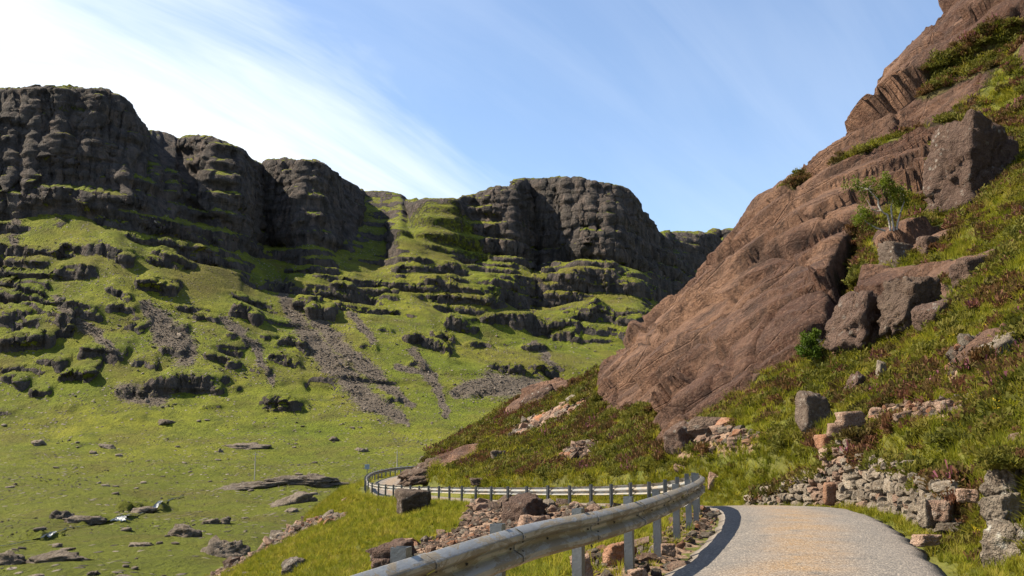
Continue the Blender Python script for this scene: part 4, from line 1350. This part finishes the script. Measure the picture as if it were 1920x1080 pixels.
for p in pts:
    s = rnd.uniform(.12, .34) * (0.6 + p[1] / 60)
    lb_, gr_ = (('loose stone among the rubble right behind the near barrier', 'loose stones behind the near barrier') if p[1] < 26 else
                ('loose stone on the bank directly below the far barrier', 'loose stones below the far barrier') if p[0] > -8 else
                ('loose stone on the outer grassy bank falling to the valley', 'loose stones on the outer bank'))
    o = obj('stone', rnd.choice(small), label=lb_, cat='stone', group=gr_)
    o.location = (p[0], p[1], p[2] + s * .12)
    o.scale = (s * rnd.uniform(.9, 1.7), s * rnd.uniform(.8, 1.3), s * rnd.uniform(.5, .9))
    o.rotation_euler = (rnd.uniform(-.4, .4), rnd.uniform(-.4, .4), rnd.uniform(0, 6.28))
vrock = [rock_mesh('stone', (1, 1, 1), 2, 400 + k, M_VALLEY, box=.3, rough=.12) for k in range(6)]
g_ = np.random.default_rng(17)
cand = np.flatnonzero((_fqx > -20) & (_fqx < 900) & (_fqy > 780) & (_fqy < 1090) & (_ff[:, 1] > 100) & (_ff[:, 1] < 420))
cl_n = fbm(_ff[cand] / 22.0 + 3, 2)
cand = cand[cl_n > 0.02]
for i in g_.choice(cand, 130, replace=False):
    p = _ff[i]
    s = g_.uniform(.45, 1.6) * (0.7 + p[1] / 500) * (1.6 if g_.random() < .1 else 1)
    qy_ = proj(p[None, :].astype(float))[1][0]
    lb_, gr_ = (('grey stone in the low valley grass in front of the stream', 'stones in front of the stream') if qy_ > 990 else
                ('grey stone in the grass level with the stream and whaleback', 'stones beside the stream') if qy_ > 905 else
                ('grey stone in the far grass between whaleback and mountain foot', 'stones at the mountain foot'))
    o = obj('stone', vrock[int(g_.integers(6))], label=lb_, cat='stone', group=gr_)
    o.location = (p[0], p[1], p[2] + s * .10)
    o.scale = (s * g_.uniform(1.0, 2.0), s * g_.uniform(.8, 1.3), s * g_.uniform(.4, .75))
    o.rotation_euler = (g_.uniform(-.2, .2), g_.uniform(-.2, .2), g_.uniform(-.5, .5))


# ------------------------------------------------------------------ masses: rubble, scree, heather, grass
def scatter(name, protos, pts, rot, scl, idx, label, cat):
    me = bpy.data.meshes.new(name)
    me.vertices.add(len(pts))
    me.vertices.foreach_set('co', np.ascontiguousarray(pts, np.float32).ravel())
    for nm, typ, arr, fld in (('rot', 'FLOAT_VECTOR', rot, 'vector'), ('scl', 'FLOAT_VECTOR', scl, 'vector'), ('idx', 'INT', idx, 'value')):
        at = me.attributes.new(nm, typ, 'POINT')
        at.data.foreach_set(fld, np.ascontiguousarray(arr, np.int32 if typ == 'INT' else np.float32).ravel())
    o = obj(name, me, label=label, cat=cat, kind='stuff')
    nt = bpy.data.node_groups.new(name, 'GeometryNodeTree')
    nt.interface.new_socket('Geometry', in_out='INPUT', socket_type='NodeSocketGeometry')
    nt.interface.new_socket('Geometry', in_out='OUTPUT', socket_type='NodeSocketGeometry')
    gi, go = nt.nodes.new('NodeGroupInput'), nt.nodes.new('NodeGroupOutput')
    jn = nt.nodes.new('GeometryNodeJoinGeometry')
    def attr(nm, typ):
        a = nt.nodes.new('GeometryNodeInputNamedAttribute')
        a.data_type = typ
        a.inputs[0].default_value = nm
        return a.outputs[0]
    ar, asc, ai = attr('rot', 'FLOAT_VECTOR'), attr('scl', 'FLOAT_VECTOR'), attr('idx', 'INT')
    for k, pm in enumerate(protos):
        po = bpy.data.objects.new(name + '_piece', pm)
        oi = nt.nodes.new('GeometryNodeObjectInfo')
        oi.inputs['Object'].default_value = po
        cmpn = nt.nodes.new('FunctionNodeCompare')
        cmpn.data_type = 'INT'
        cmpn.operation = 'EQUAL'
        ii = [s_ for s_ in cmpn.inputs if s_.type == 'INT']
        nt.links.new(ai, ii[0])
        ii[1].default_value = k
        ip = nt.nodes.new('GeometryNodeInstanceOnPoints')
        nt.links.new(gi.outputs[0], ip.inputs['Points'])
        nt.links.new(cmpn.outputs[0], ip.inputs['Selection'])
        nt.links.new(oi.outputs['Geometry'], ip.inputs['Instance'])
        nt.links.new(ar, ip.inputs['Rotation'])
        nt.links.new(asc, ip.inputs['Scale'])
        nt.links.new(ip.outputs[0], jn.inputs[0])
    nt.links.new(jn.outputs[0], go.inputs[0])
    md = o.modifiers.new('pieces', 'NODES')
    md.node_group = nt
    return o


def rand_rot(n, g, lean):
    return np.stack([g.normal(0, lean, n), g.normal(0, lean, n), g.uniform(0, 6.283, n)], 1)


rub_pr = [rock_mesh('rubble', (1, 1, 1), 1 if k < 5 else 2, 500 + k, (M_PINK, M_TAN, M_GREY, M_PINK, M_TAN, M_RUST, M_GREY, M_PINK)[k], box=.6, rough=.1, flat=True) for k in range(8)]
g_ = np.random.default_rng(23)
dens = VIS * smooth(.2, .7, NDIRT) / (10 + np.maximum(NV[..., 1], 0) * .6)
n_ = 8000
pts, nn_, _, _ = sample_near(n_, dens, 8)
base = g_.lognormal(-2.35, .55, n_) * np.where(pts[:, 0] < 4.2 - np.maximum(0, pts[:, 1] - 30) * .42, 0.5 + pts[:, 1] / 42, 0.55 + pts[:, 1] / 26)
scl = base[:, None] * np.stack([g_.uniform(.9, 1.8, n_), g_.uniform(.8, 1.3, n_), g_.uniform(.5, 1.0, n_)], 1)
pts[:, 2] += base * .1
scatter('rubble', rub_pr, pts, rand_rot(n_, g_, .4), scl, g_.integers(0, 8, n_), 'broken pink sandstone rubble strewn in patches beside the road', 'rubble')

scr_pr = [rock_mesh('scree', (1, 1, 1), 1, 540 + k, M_CRAG if k == 1 else M_VALLEY, box=.5, rough=.1, flat=True) for k in range(6)]
fvis = (_fqx > -30) & (_fqx < 1300) & (_fqy > 380) & (_fqy < 1100)
wt = (FSCREE.ravel() * 1.0 + 0.30 * (0.3 + smooth(400, 250, _ff[:, 1])) * smooth(-.05, .35, fbm(_ff / 30.0 + 61, 3)) * (FROCK.ravel() < .4)) * fvis * (_ff[:, 1] > 90)
wt = wt * (_ff[:, 1] / 500) ** 0.5
cs = np.cumsum(wt)
n_ = 24000
ii = np.searchsorted(cs, g_.random(n_) * cs[-1])
pts = _ff[ii].astype(float) + g_.normal(0, .6, (n_, 3)) * np.array((1, 1, .0))
base = g_.lognormal(-.75, .5, n_) * np.clip(pts[:, 1] / 420, .4, 1.2)
scl = base[:, None] * np.stack([g_.uniform(.9, 1.7, n_), g_.uniform(.8, 1.3, n_), g_.uniform(.5, .9, n_)], 1)
scatter('scree', scr_pr, pts, rand_rot(n_, g_, .3), scl, g_.integers(0, 6, n_), 'grey scree and small stones over the far slopes', 'scree')


def leaf_material(name, stops, trans=0.25, rough=0.75):
    m, t, b = material(name, rough, 0.15)
    oi = t.n('ShaderNodeObjectInfo')
    pos = t.n('ShaderNodeNewGeometry').outputs['Position']
    n1 = t.noise(pos, 0.45, 3)
    k = t.math('ADD', t.math('MULTIPLY', oi.outputs['Random'], 0.62), t.math('MULTIPLY', t.rng(n1, 0.3, 0.7), 0.38))
    c = t.mix(1.0, t.ramp(k, stops), (0.84, 0.84, 0.84, 1.0), 'MULTIPLY')
    L_(t, c, b.inputs['Base Color'])
    tr = t.n('ShaderNodeBsdfTranslucent', {0: c})
    mx = t.n('ShaderNodeMixShader', {0: trans, 1: b.outputs[0], 2: tr.outputs[0]})
    out = [n for n in t.nt.nodes if n.type == 'OUTPUT_MATERIAL'][0]
    L_(t, mx.outputs[0], out.inputs[0])
    return m


M_GRASS = leaf_material('hill_grass', [(0, (0.135, 0.170, 0.012)), (.4, (0.235, 0.240, 0.018)), (.75, (0.340, 0.300, 0.032)), (1, (0.430, 0.330, 0.100))], .45)
M_HEATH = leaf_material('heather_sprig', [(0, (0.060, 0.062, 0.012)), (.3, (0.120, 0.088, 0.022)), (.65, (0.175, 0.090, 0.036)), (.85, (0.165, 0.066, 0.040)), (1, (0.150, 0.130, 0.024))], .25)
M_GHEATH = leaf_material('green_heath', [(0, (0.085, 0.095, 0.014)), (.5, (0.155, 0.150, 0.020)), (1, (0.225, 0.180, 0.034))], .3)
M_YELLOW = leaf_material('yellow_flower', [(0, (0.75, 0.50, 0.02)), (1, (0.80, 0.58, 0.03))], .2)
M_PURPLE = leaf_material('purple_heather_flower', [(0, (0.22, 0.07, 0.09)), (1, (0.30, 0.10, 0.14))], .2)


def tuft_mesh(name, seed, blades, h, spread, wid, mat):
    g = np.random.default_rng(seed)
    V, Q = [], []
    for _ in range(blades):
        a = g.uniform(0, 6.283)
        r = spread * math.sqrt(g.random()) * .55
        bx, by = r * math.cos(a), r * math.sin(a)
        hh = h * g.uniform(.55, 1.15)
        la = a + g.normal(0, .7)
        lean = spread * g.uniform(.25, 1.1)
        ex, ey = math.cos(la) * lean, math.sin(la) * lean
        wx, wy = -math.sin(la) * wid, math.cos(la) * wid
        i = len(V)
        for t_, wk in ((0, 1.0), (.45, .8), (.8, .5)):
            cx_, cy_ = bx + ex * t_ ** 1.8, by + ey * t_ ** 1.8
            cz = hh * (t_ - .18 * t_ * t_)
            V += [(cx_ - wx * wk, cy_ - wy * wk, cz), (cx_ + wx * wk, cy_ + wy * wk, cz)]
        V.append((bx + ex, by + ey, hh * .84))
        V.append((bx + ex + wx * .1, by + ey + wy * .1, hh * .84))
        Q += [(i, i + 1, i + 3, i + 2), (i + 2, i + 3, i + 5, i + 4), (i + 4, i + 5, i + 7, i + 6)]
    return mesh_np(name, V, Q, [mat])


def bush_mesh(name, seed, n, rad, h, leaf, mat, mat2=None, frac=0.0):
    """a low clump of upright sprigs: many small leaf faces through a dome"""
    g = np.random.default_rng(seed)
    V, Q, mi = [], [], []
    lobes = [(g.normal(0, .42) * rad, g.normal(0, .42) * rad, g.uniform(.45, .75) * rad) for _ in range(5)]
    for k in range(n):
        lx, ly, lr = lobes[int(g.integers(5))]
        d = g.normal(size=3)
        d[2] = abs(d[2]) * 1.1
        d /= np.linalg.norm(d)
        rr = lr * g.uniform(.35, 1.05)
        c = np.array((lx + d[0] * rr, ly + d[1] * rr, d[2] * rr * h / rad * 1.2))
        ax = d * 0.6 + g.normal(size=3) * .45 + np.array((0, 0, .5))
        ax /= np.linalg.norm(ax)
        sd = np.cross(ax, g.normal(size=3))
        sd /= np.linalg.norm(sd) + 1e-6
        L = leaf * g.uniform(.7, 1.5)
        wd = leaf * g.uniform(.18, .32)
        i = len(V)
        V += list(map(tuple, (c - sd * wd * .5, c + sd * wd * .5, c + ax * L + sd * wd, c + ax * L - sd * wd)))
        Q.append((i, i + 1, i + 2, i + 3))
        mi.append(1 if mat2 is not None and d[2] > .4 and g.random() < frac else 0)
    me = mesh_np(name, V, Q, [mat] + ([mat2] if mat2 else []), smooth_shade=False)
    me.polygons.foreach_set('material_index', np.array(mi, np.int32))
    return me


hp = [bush_mesh('heather_clump', 600 + k, 190, .30, .26, .085, M_HEATH, M_PURPLE if k == 4 else None, .35) for k in range(5)] + [bush_mesh('heath_clump', 620 + k, 170, .30, .22, .085, M_GHEATH) for k in range(3)]
patch = smooth(-.15, .2, fbm(NV.reshape(-1, 3) / 1.3 + 90, 3)).reshape(NROCK.shape)
bare = (1 - smooth(.30, .55, NROCK)) * (1 - smooth(.30, .65, NDIRT))
fall = 1 / (1 + (np.maximum(NV[..., 1], 0) / 34) ** 1.3)
dens = VIS * bare * smooth(4.35, 5.0, NOFF) * (0.12 + NHEATH) * (.12 + patch) * fall
n_ = 18500
pts, nn_, _, _ = sample_near(n_, dens, 31)
hang = []
for _ in range(420):
    sw = g_.uniform(0, WALL_LEN)
    c_, nv_ = WALL_AT(sw)
    top_ = WALL_TOP(sw)
    e_ = g_.uniform(.05, .55)
    hang.append((c_[0] + nv_[0] * e_, c_[1] + nv_[1] * e_, c_[2] + top_ - .12 + g_.uniform(-.15, .12)))
for _ in range(60):
    e_ = P(g_.uniform(1745, 1860), g_.uniform(900, 1010), g_.uniform(14.2, 15.6))
    hang.append((e_[0], e_[1], near_z(e_[0], e_[1])))
for _ in range(70):
    e_ = P(g_.uniform(1846, 1935), g_.uniform(830, 862), g_.uniform(12.4, 13.4))
    hang.append((e_[0], e_[1], e_[2] - .1))
for _ in range(60):
    e_ = P(g_.uniform(1830, 1868), g_.uniform(900, 1060), g_.uniform(12.3, 13.2))
    hang.append((e_[0], e_[1], near_z(e_[0], e_[1])))
pts[-len(hang):] = np.array(hang)
hk = smooth(-.06, .10, fbm(pts / 3.1 + 14, 3))
idx = np.where(g_.random(n_) < .12 + .78 * hk, g_.integers(0, 5, n_), 5 + g_.integers(0, 3, n_))
idx = np.where((idx == 4) & (g_.random(n_) < .72), 1, idx)
base = g_.uniform(.55, 1.25, n_) * (0.75 + pts[:, 1] / 75)
scl = base[:, None] * np.stack([np.ones(n_), np.ones(n_), g_.uniform(.7, 1.2, n_)], 1)
base = np.where(pts[:, 1] < 16.5, base * .6, base)
scl = np.where(pts[:, 1:2] < 16.5, scl * .6, scl)
idx = np.where((idx == 4) & (pts[:, 1] < 16.5), 1, idx)
rot = rand_rot(n_, g_, .12)
pts[:, 2] -= .04
scatter('heather', hp, pts, rot, scl, idx, 'brown and dark green heather covering the hillside above the road', 'heather')

gp = [tuft_mesh('grass_tuft', 640 + k, 26, .34, .22, .0085, M_GRASS) for k in range(4)] + [tuft_mesh('grass_tuft', 650 + k, 22, .20, .26, .012, M_GRASS) for k in range(3)]
dens = VIS * bare * smooth(4.15, 4.4, NOFF) * (1.05 - .8 * NHEATH) * fall
n1_ = 15500
p1, _, _, _ = sample_near(n1_, dens, 41)
dens = VIS * bare * smooth(-.5, -1.2, NOFF) * fall * (NV[..., 0] > -40)
n2_ = 24000
p2, _, _, _ = sample_near(n2_, dens, 42)
# verges: thick along the foot of the wall, thin between the posts
dens = VIS * np.maximum(smooth(ROAD_R + .02, ROAD_R + .3, NOFF) * (NOFF < 4.4), smooth(ROAD_L - .35, ROAD_L - .7, NOFF) * (NOFF > -1.3) * .55 * (1 - .7 * NDIRT)) * (NV[..., 1] < 60)
n3_ = 7000
p3, _, _, _ = sample_near(n3_, dens, 43)
pts = np.concatenate([p1, p2, p3])
n_ = len(pts)
base = g_.uniform(.5, 1.1, n_) * (0.7 + pts[:, 1] / 65)
base[n1_:n1_ + n2_] *= .72
base[-n3_:] *= .62
scl = base[:, None] * np.stack([np.ones(n_) * 1.1, np.ones(n_) * 1.1, g_.uniform(.7, 1.2, n_)], 1)
idx = g_.integers(0, 7, n_)
pts[:, 2] -= .02
scatter('grass', gp, pts, rand_rot(n_, g_, .14), scl, idx, 'rough green and straw coloured grass on banks and verges', 'grass')

# yellow flowers above the wall
fl_me = bush_mesh('yellow_flowers', 680, 9, .10, .12, .032, M_YELLOW)
fp = [pick_near(x, y) for x, y in ((1870, 775), (1872, 792), (1826, 764), (1832, 758), (1800, 820), (1785, 826), (1772, 836), (1795, 835), (1620, 808), (1626, 805), (1790, 640), (1795, 700), (1845, 625), (1822, 790), (1862, 690), (1832, 1030))]
fp = np.array(fp) + np.array((0, 0, .22))
scatter('flowers', [fl_me], fp, rand_rot(len(fp), g_, .1), np.full((len(fp), 3), .8), np.zeros(len(fp)), 'small yellow flowers among the heather above the wall', 'flowers')


# ------------------------------------------------------------------ birches
def bark_material():
    m, t, b = material('birch_bark', 0.8, 0.2)
    tc = t.n('ShaderNodeTexCoord').outputs['Object']
    n1 = t.noise(t.mapping(tc, scale=(3, 3, 14)), 1.0, 4, .6)
    c = t.mix(t.rng(n1, .56, .66), (0.42, 0.38, 0.33), (0.06, 0.048, 0.04))
    L_(t, c, b.inputs['Base Color'])
    return m


M_BARK = bark_material()
M_LEAF = leaf_material('birch_leaf', [(0, (0.075, 0.130, 0.010)), (.5, (0.125, 0.175, 0.014)), (1, (0.200, 0.225, 0.022))], .35, .6)


def tube(V, Q, a, b, r0, r1, k=6):
    a, b = np.array(a), np.array(b)
    d = b - a
    d /= np.linalg.norm(d) + 1e-9
    s = np.cross(d, (0.3, 0.9, 0.2))
    s /= np.linalg.norm(s)
    t_ = np.cross(d, s)
    i = len(V)
    for c, r in ((a, r0), (b, r1)):
        for j in range(k):
            an = 6.283 * j / k
            V.append(tuple(c + (s * math.cos(an) + t_ * math.sin(an)) * r))
    for j in range(k):
        j2 = (j + 1) % k
        Q.append((i + j, i + j2, i + k + j2, i + k + j))


def birch(name, foot, stems, clusters, leaf, label, leaves, r0=.05):
    root = link(bpy.data.objects.new(name, None))
    root.location = tuple(foot)
    tag(root, label, 'tree')
    g = np.random.default_rng(77)
    V, Q = [], []
    tips = []
    for st in stems:
        p = [np.array(q, float) for q in st]
        n = len(p) - 1
        for i in range(n):
            ra, rb = r0 * (1 - .8 * i / n), r0 * (1 - .8 * (i + 1) / n)
            m = (p[i] + p[i + 1]) / 2 + g.normal(0, .03, 3)
            tube(V, Q, p[i], m, ra, (ra + rb) / 2)
            tube(V, Q, m, p[i + 1], (ra + rb) / 2, rb)
        tips.append(p[-1])
    for c, rad, wgt in clusters:
        c = np.array(c)
        t0 = min(tips, key=lambda q: np.linalg.norm(q - c))
        for _ in range(6):
            e = c + g.normal(0, .45, 3) * rad
            m = (t0 + e) / 2 + g.normal(0, .06, 3)
            tube(V, Q, t0, m, r0 * .22, r0 * .14, 4)
            tube(V, Q, m, e, r0 * .14, r0 * .05, 4)
    obj('trunk', mesh_np('trunk', V, Q, [M_BARK]), root)
    V, Q = [], []
    tot = sum(wg for _, _, wg in clusters)
    for c, rad, wgt in clusters:
        subs = [np.array(c) + g.normal(0, .5, 3) * rad for _ in range(9)]
        for _ in range(int(leaves * wgt / tot)):
            s_ = subs[int(g.integers(9))]
            q = s_ + g.normal(0, .26, 3) * rad
            ax = g.normal(size=3)
            ax /= np.linalg.norm(ax)
            sd = np.cross(ax, g.normal(size=3))
            sd /= np.linalg.norm(sd) + 1e-6
            L = leaf * g.uniform(.6, 1.3)
            i = len(V)
            V += list(map(tuple, (q - ax * L * .5, q + sd * L * .36, q + ax * L * .6, q - sd * L * .36)))
            Q.append((i, i + 1, i + 2, i + 3))
    obj('crown', mesh_np('crown', V, Q, [M_LEAF], smooth_shade=False), root)
    return root


fb = pick_near(1662, 432)
fb[1] -= .35
kb = fb[1] / FPX


def bt(px, py, dy=0.0):
    return ((px - 1662) * kb, dy, (432 - py) * kb)


birch('birch_tree', fb,
      [[bt(1660, 432), bt(1656, 400), bt(1645, 392), bt(1628, 390), bt(1618, 370)], [bt(1667, 432), bt(1664, 395), bt(1668, 372), bt(1660, 340)], [bt(1672, 430), bt(1680, 400), bt(1690, 375), bt(1690, 345)],
       [bt(1650, 432), bt(1630, 425), bt(1615, 415), bt(1606, 405)], [bt(1645, 393), bt(1640, 370), bt(1622, 350)]],
      [(bt(1607, 340, .3), 20 * kb, 1.0), (bt(1651, 336, -.2), 16 * kb, .8), (bt(1676, 352, 0), 24 * kb, 1.6), (bt(1612, 405, .1), 20 * kb, 1.1), (bt(1640, 352, .2), 12 * kb, .4), (bt(1688, 375, .2), 12 * kb, .4)],
      .085, 'small crooked birch with white stems growing from the rock ledge', 4800, r0=.055)
fs = pick_near(1535, 692)
ks = fs[1] / FPX


def st_(px, py, dy=0.0):
    return ((px - 1535) * ks, dy, (692 - py) * ks)


birch('birch_sapling', fs, [[st_(1535, 695), st_(1532, 670), st_(1522, 650)], [st_(1538, 695), st_(1540, 668), st_(1535, 645)], [st_(1533, 695), st_(1520, 672), st_(1505, 655)]],
      [(st_(1512, 648), 15 * ks, 1.0), (st_(1532, 640, .1), 15 * ks, 1.0), (st_(1524, 660, -.1), 14 * ks, .8), (st_(1500, 655, .1), 8 * ks, .3)], .075, 'leafy birch sapling at the foot of the dark cleft', 3200, r0=.022)


# ------------------------------------------------------------------ poles and sign
M_WOOD, _t, _b = material('weathered_pole', .85, .2)
_c = _t.mix(_t.rng(_t.noise(_t.mapping(_t.n('ShaderNodeTexCoord').outputs['Object'], scale=(9, 9, .8)), 1.0, 4), .3, .7), (0.33, 0.29, 0.24), (0.52, 0.47, 0.40))
L_(_t, _c, _b.inputs['Base Color'])
M_CER = material('white_ceramic', .3, .5)[0]
M_CER.node_tree.nodes['Principled BSDF'].inputs['Base Color'].default_value = (.6, .58, .55, 1)


def cyl(name, r0, r1, h, mat, parent, loc, rot=(0, 0, 0), k=10):
    bm = bmesh.new()
    bmesh.ops.create_cone(bm, segments=k, radius1=r0, radius2=r1, depth=h, cap_ends=True)
    bmesh.ops.translate(bm, verts=bm.verts, vec=(0, 0, h / 2))
    me = bpy.data.meshes.new(name); bm.to_mesh(me); bm.free()
    me.materials.append(mat)
    o = obj(name, me, parent)
    o.location = loc
    o.rotation_euler = rot
    return o


def pole(px, py, d, h, label):
    p = pick_far(px, py)
    root = link(bpy.data.objects.new('utility_pole', None))
    root.location = tuple(p)
    tag(root, label, 'utility pole', 'utility poles across the valley')
    cyl('pole', .17, .12, h, M_WOOD, root, (0, 0, -.3))
    cyl('crossarm', .06, .06, 1.6, M_WOOD, root, (-.8, 0, h - .9), (0, math.pi / 2, 0), 6)
    for x in (-.7, 0, .7):
        cyl('insulator', .05, .03, .22, M_CER, root, (x, 0, h - .84), k=8)


pole(480, 897, 295, 8.4, 'pale wooden utility pole standing in open grass behind the whaleback')
pole(745, 897, 295, 8.4, 'pale wooden utility pole rising behind the far bend of the barrier')


def sign():
    p = pick_near(688, 897, 4)
    p = P(688, 897, 96)
    root = link(bpy.data.objects.new('road_sign', None))
    root.location = tuple(p)
    tag(root, 'small blue grey road sign on a thin post by the far bend', 'road sign')
    cyl('post', .03, .03, 2.6, M_POST, root, (0, 0, -1.2), k=8)
    m, t, b = material('sign_plate', .5, .4)
    b.inputs['Base Color'].default_value = (0.20, 0.26, 0.30, 1)
    bm = bmesh.new()
    bmesh.ops.create_cube(bm, size=1)
    bmesh.ops.scale(bm, verts=bm.verts, vec=(.46, .02, .46))
    bmesh.ops.bevel(bm, geom=bm.edges[:], offset=.008, segments=1, affect='EDGES')
    me = bpy.data.meshes.new('sign_plate'); bm.to_mesh(me); bm.free()
    me.materials.append(m)
    o = obj('sign_plate', me, root)
    o.location = (0, -.045, 1.1)


sign()


# ------------------------------------------------------------------ stream with little falls
def water_material():
    m, t, b = material('stream_water', .3, .4)
    uv = t.n('ShaderNodeUVMap', uv_map='flow')
    sp = t.n('ShaderNodeSeparateXYZ', {0: uv.outputs[0]})
    n1 = t.noise(t.mapping(uv.outputs[0], scale=(9, 2.0, 1)), 1.0, 5, .7)
    fo = t.rng(t.math('ADD', sp.outputs[1], t.math('MULTIPLY', t.math('SUBTRACT', n1, .5), 1.6)), .45, .62)
    # foam runs along the steep reaches (second coordinate = steepness)
    c = t.mix(fo, (0.020, 0.026, 0.024), (0.80, 0.82, 0.84))
    L_(t, c, b.inputs['Base Color'])
    L_(t, t.math('ADD', .3, t.math('MULTIPLY', fo, .4)), b.inputs['Roughness'])
    bp = t.n('ShaderNodeBump', {'Strength': .5, 'Distance': .2, 'Height': n1})
    L_(t, bp.outputs[0], b.inputs['Normal'])
    return m


M_WATER = water_material()
M_FOAM, _t, _b = material('white_water', 0.7, 0.2)
_u = _t.n('ShaderNodeUVMap', uv_map='flow')
_n = _t.noise(_t.mapping(_u.outputs[0], scale=(14, 1.2, 1)), 1.0, 4, .7)
L_(_t, _t.mix(_t.rng(_n, .40, .56), (0.05, 0.05, 0.045), (0.72, 0.74, 0.75)), _b.inputs['Base Color'])


def build_stream():
    # photograph pixel of the water, its width in pixels, how white it runs
    pts = [(345, 928, 8, .1), (322, 934, 12, .3), (306, 939, 12, .3), (290, 945, 12, .3), (279, 956, 12, .3), (262, 962, 12, .1), (240, 966, 20, .4), (226, 969, 14, .3), (212, 973, 14, .3), (196, 979, 14, .2), (160, 984, 12, .05), (125, 990, 10, .2), (98, 998, 12, .3), (84, 1006, 12, .3), (60, 1012, 12, .1), (20, 1020, 12, .1), (-40, 1030, 14, .1)]
    a = np.array(pts, float)
    s = np.linspace(0, len(a) - 1, 130)
    c = np.stack([np.interp(s, np.arange(len(a)), a[:, k]) for k in range(4)], 1)
    ctr = np.array([pick_far(x, y, 4) for x, y in c[:, :2]])
    k = np.ones(3) / 3
    for j in range(3):
        ctr[:, j] = np.convolve(np.pad(ctr[:, j], 1, 'edge'), k, 'valid')
    # let the white reaches drop as real steps
    tg = np.gradient(ctr[:, :2], axis=0)
    tg /= np.linalg.norm(tg, axis=1)[:, None] + 1e-9
    nv = np.stack([tg[:, 1], -tg[:, 0]], 1)
    nv = nv * 0.45 + np.array((0.8, 0.15))
    V, W = [], []
    K = 5
    for i in range(len(c)):
        wd = c[i, 2] * ctr[i, 1] / FPX
        for j in range(K):
            o = (j / (K - 1) - .5) * wd
            V.append((ctr[i, 0] + nv[i, 0] * o, ctr[i, 1] + nv[i, 1] * o, ctr[i, 2] + .22 + .05 * math.sin(i * 2.1 + j)))
            W.append((j / (K - 1), c[i, 3]))
    q = grid_quads(len(c), K)
    me = mesh_np('stream', np.array(V), q, [M_WATER])
    uvl = me.uv_layers.new(name='flow')
    uvl.data.foreach_set('uv', np.array(W, np.float32)[q.ravel()].ravel())
    obj('stream', me, kind='structure', label='narrow stream with small white falls crossing the valley grass', cat='stream')


build_stream()


def waterfall(px, py, wpx, hpx, run, skew, label):
    """white water sliding over a ledge: a ruffled sheet from lip to foot"""
    foot = pick_far(px, py)
    k = foot[1] / FPX
    wd, ht = wpx * k, hpx * k
    nu, nv_ = 11, 15
    V, W = [], []
    for j in range(nv_):
        t_ = j / (nv_ - 1)
        for i in range(nu):
            u = i / (nu - 1) - .5
            x = u * wd * (.55 + .45 * t_) + skew * k * (1 - t_)
            y = run * (1 - t_) ** 1.6 - .25 * math.sin(i * 2.3) * .5 + .3 * math.cos(u * 3)
            z = ht * (1 - t_) ** .8 + .10 * math.sin(i * 1.9 + j * .7)
            V.append((x, y - .8, z + .1))
            W.append((u + .5, t_))
    q = grid_quads(nv_, nu)
    me = mesh_np('waterfall', np.array(V), q, [M_FOAM])
    uvl = me.uv_layers.new(name='flow')
    uvl.data.foreach_set('uv', np.array(W, np.float32)[q.ravel()].ravel())
    o = obj('waterfall', me, label=label, cat='waterfall')
    o.location = tuple(foot)


waterfall(286, 956, 13, 17, 1.6, 9, 'tallest white waterfall dropping over the dark wet ledge')
waterfall(222, 974, 28, 7, 1.0, 4, 'short wide cascade below the tallest fall')
waterfall(94, 1004, 13, 8, 1.2, 8, 'small slanting cascade near the shaded bend of the stream')
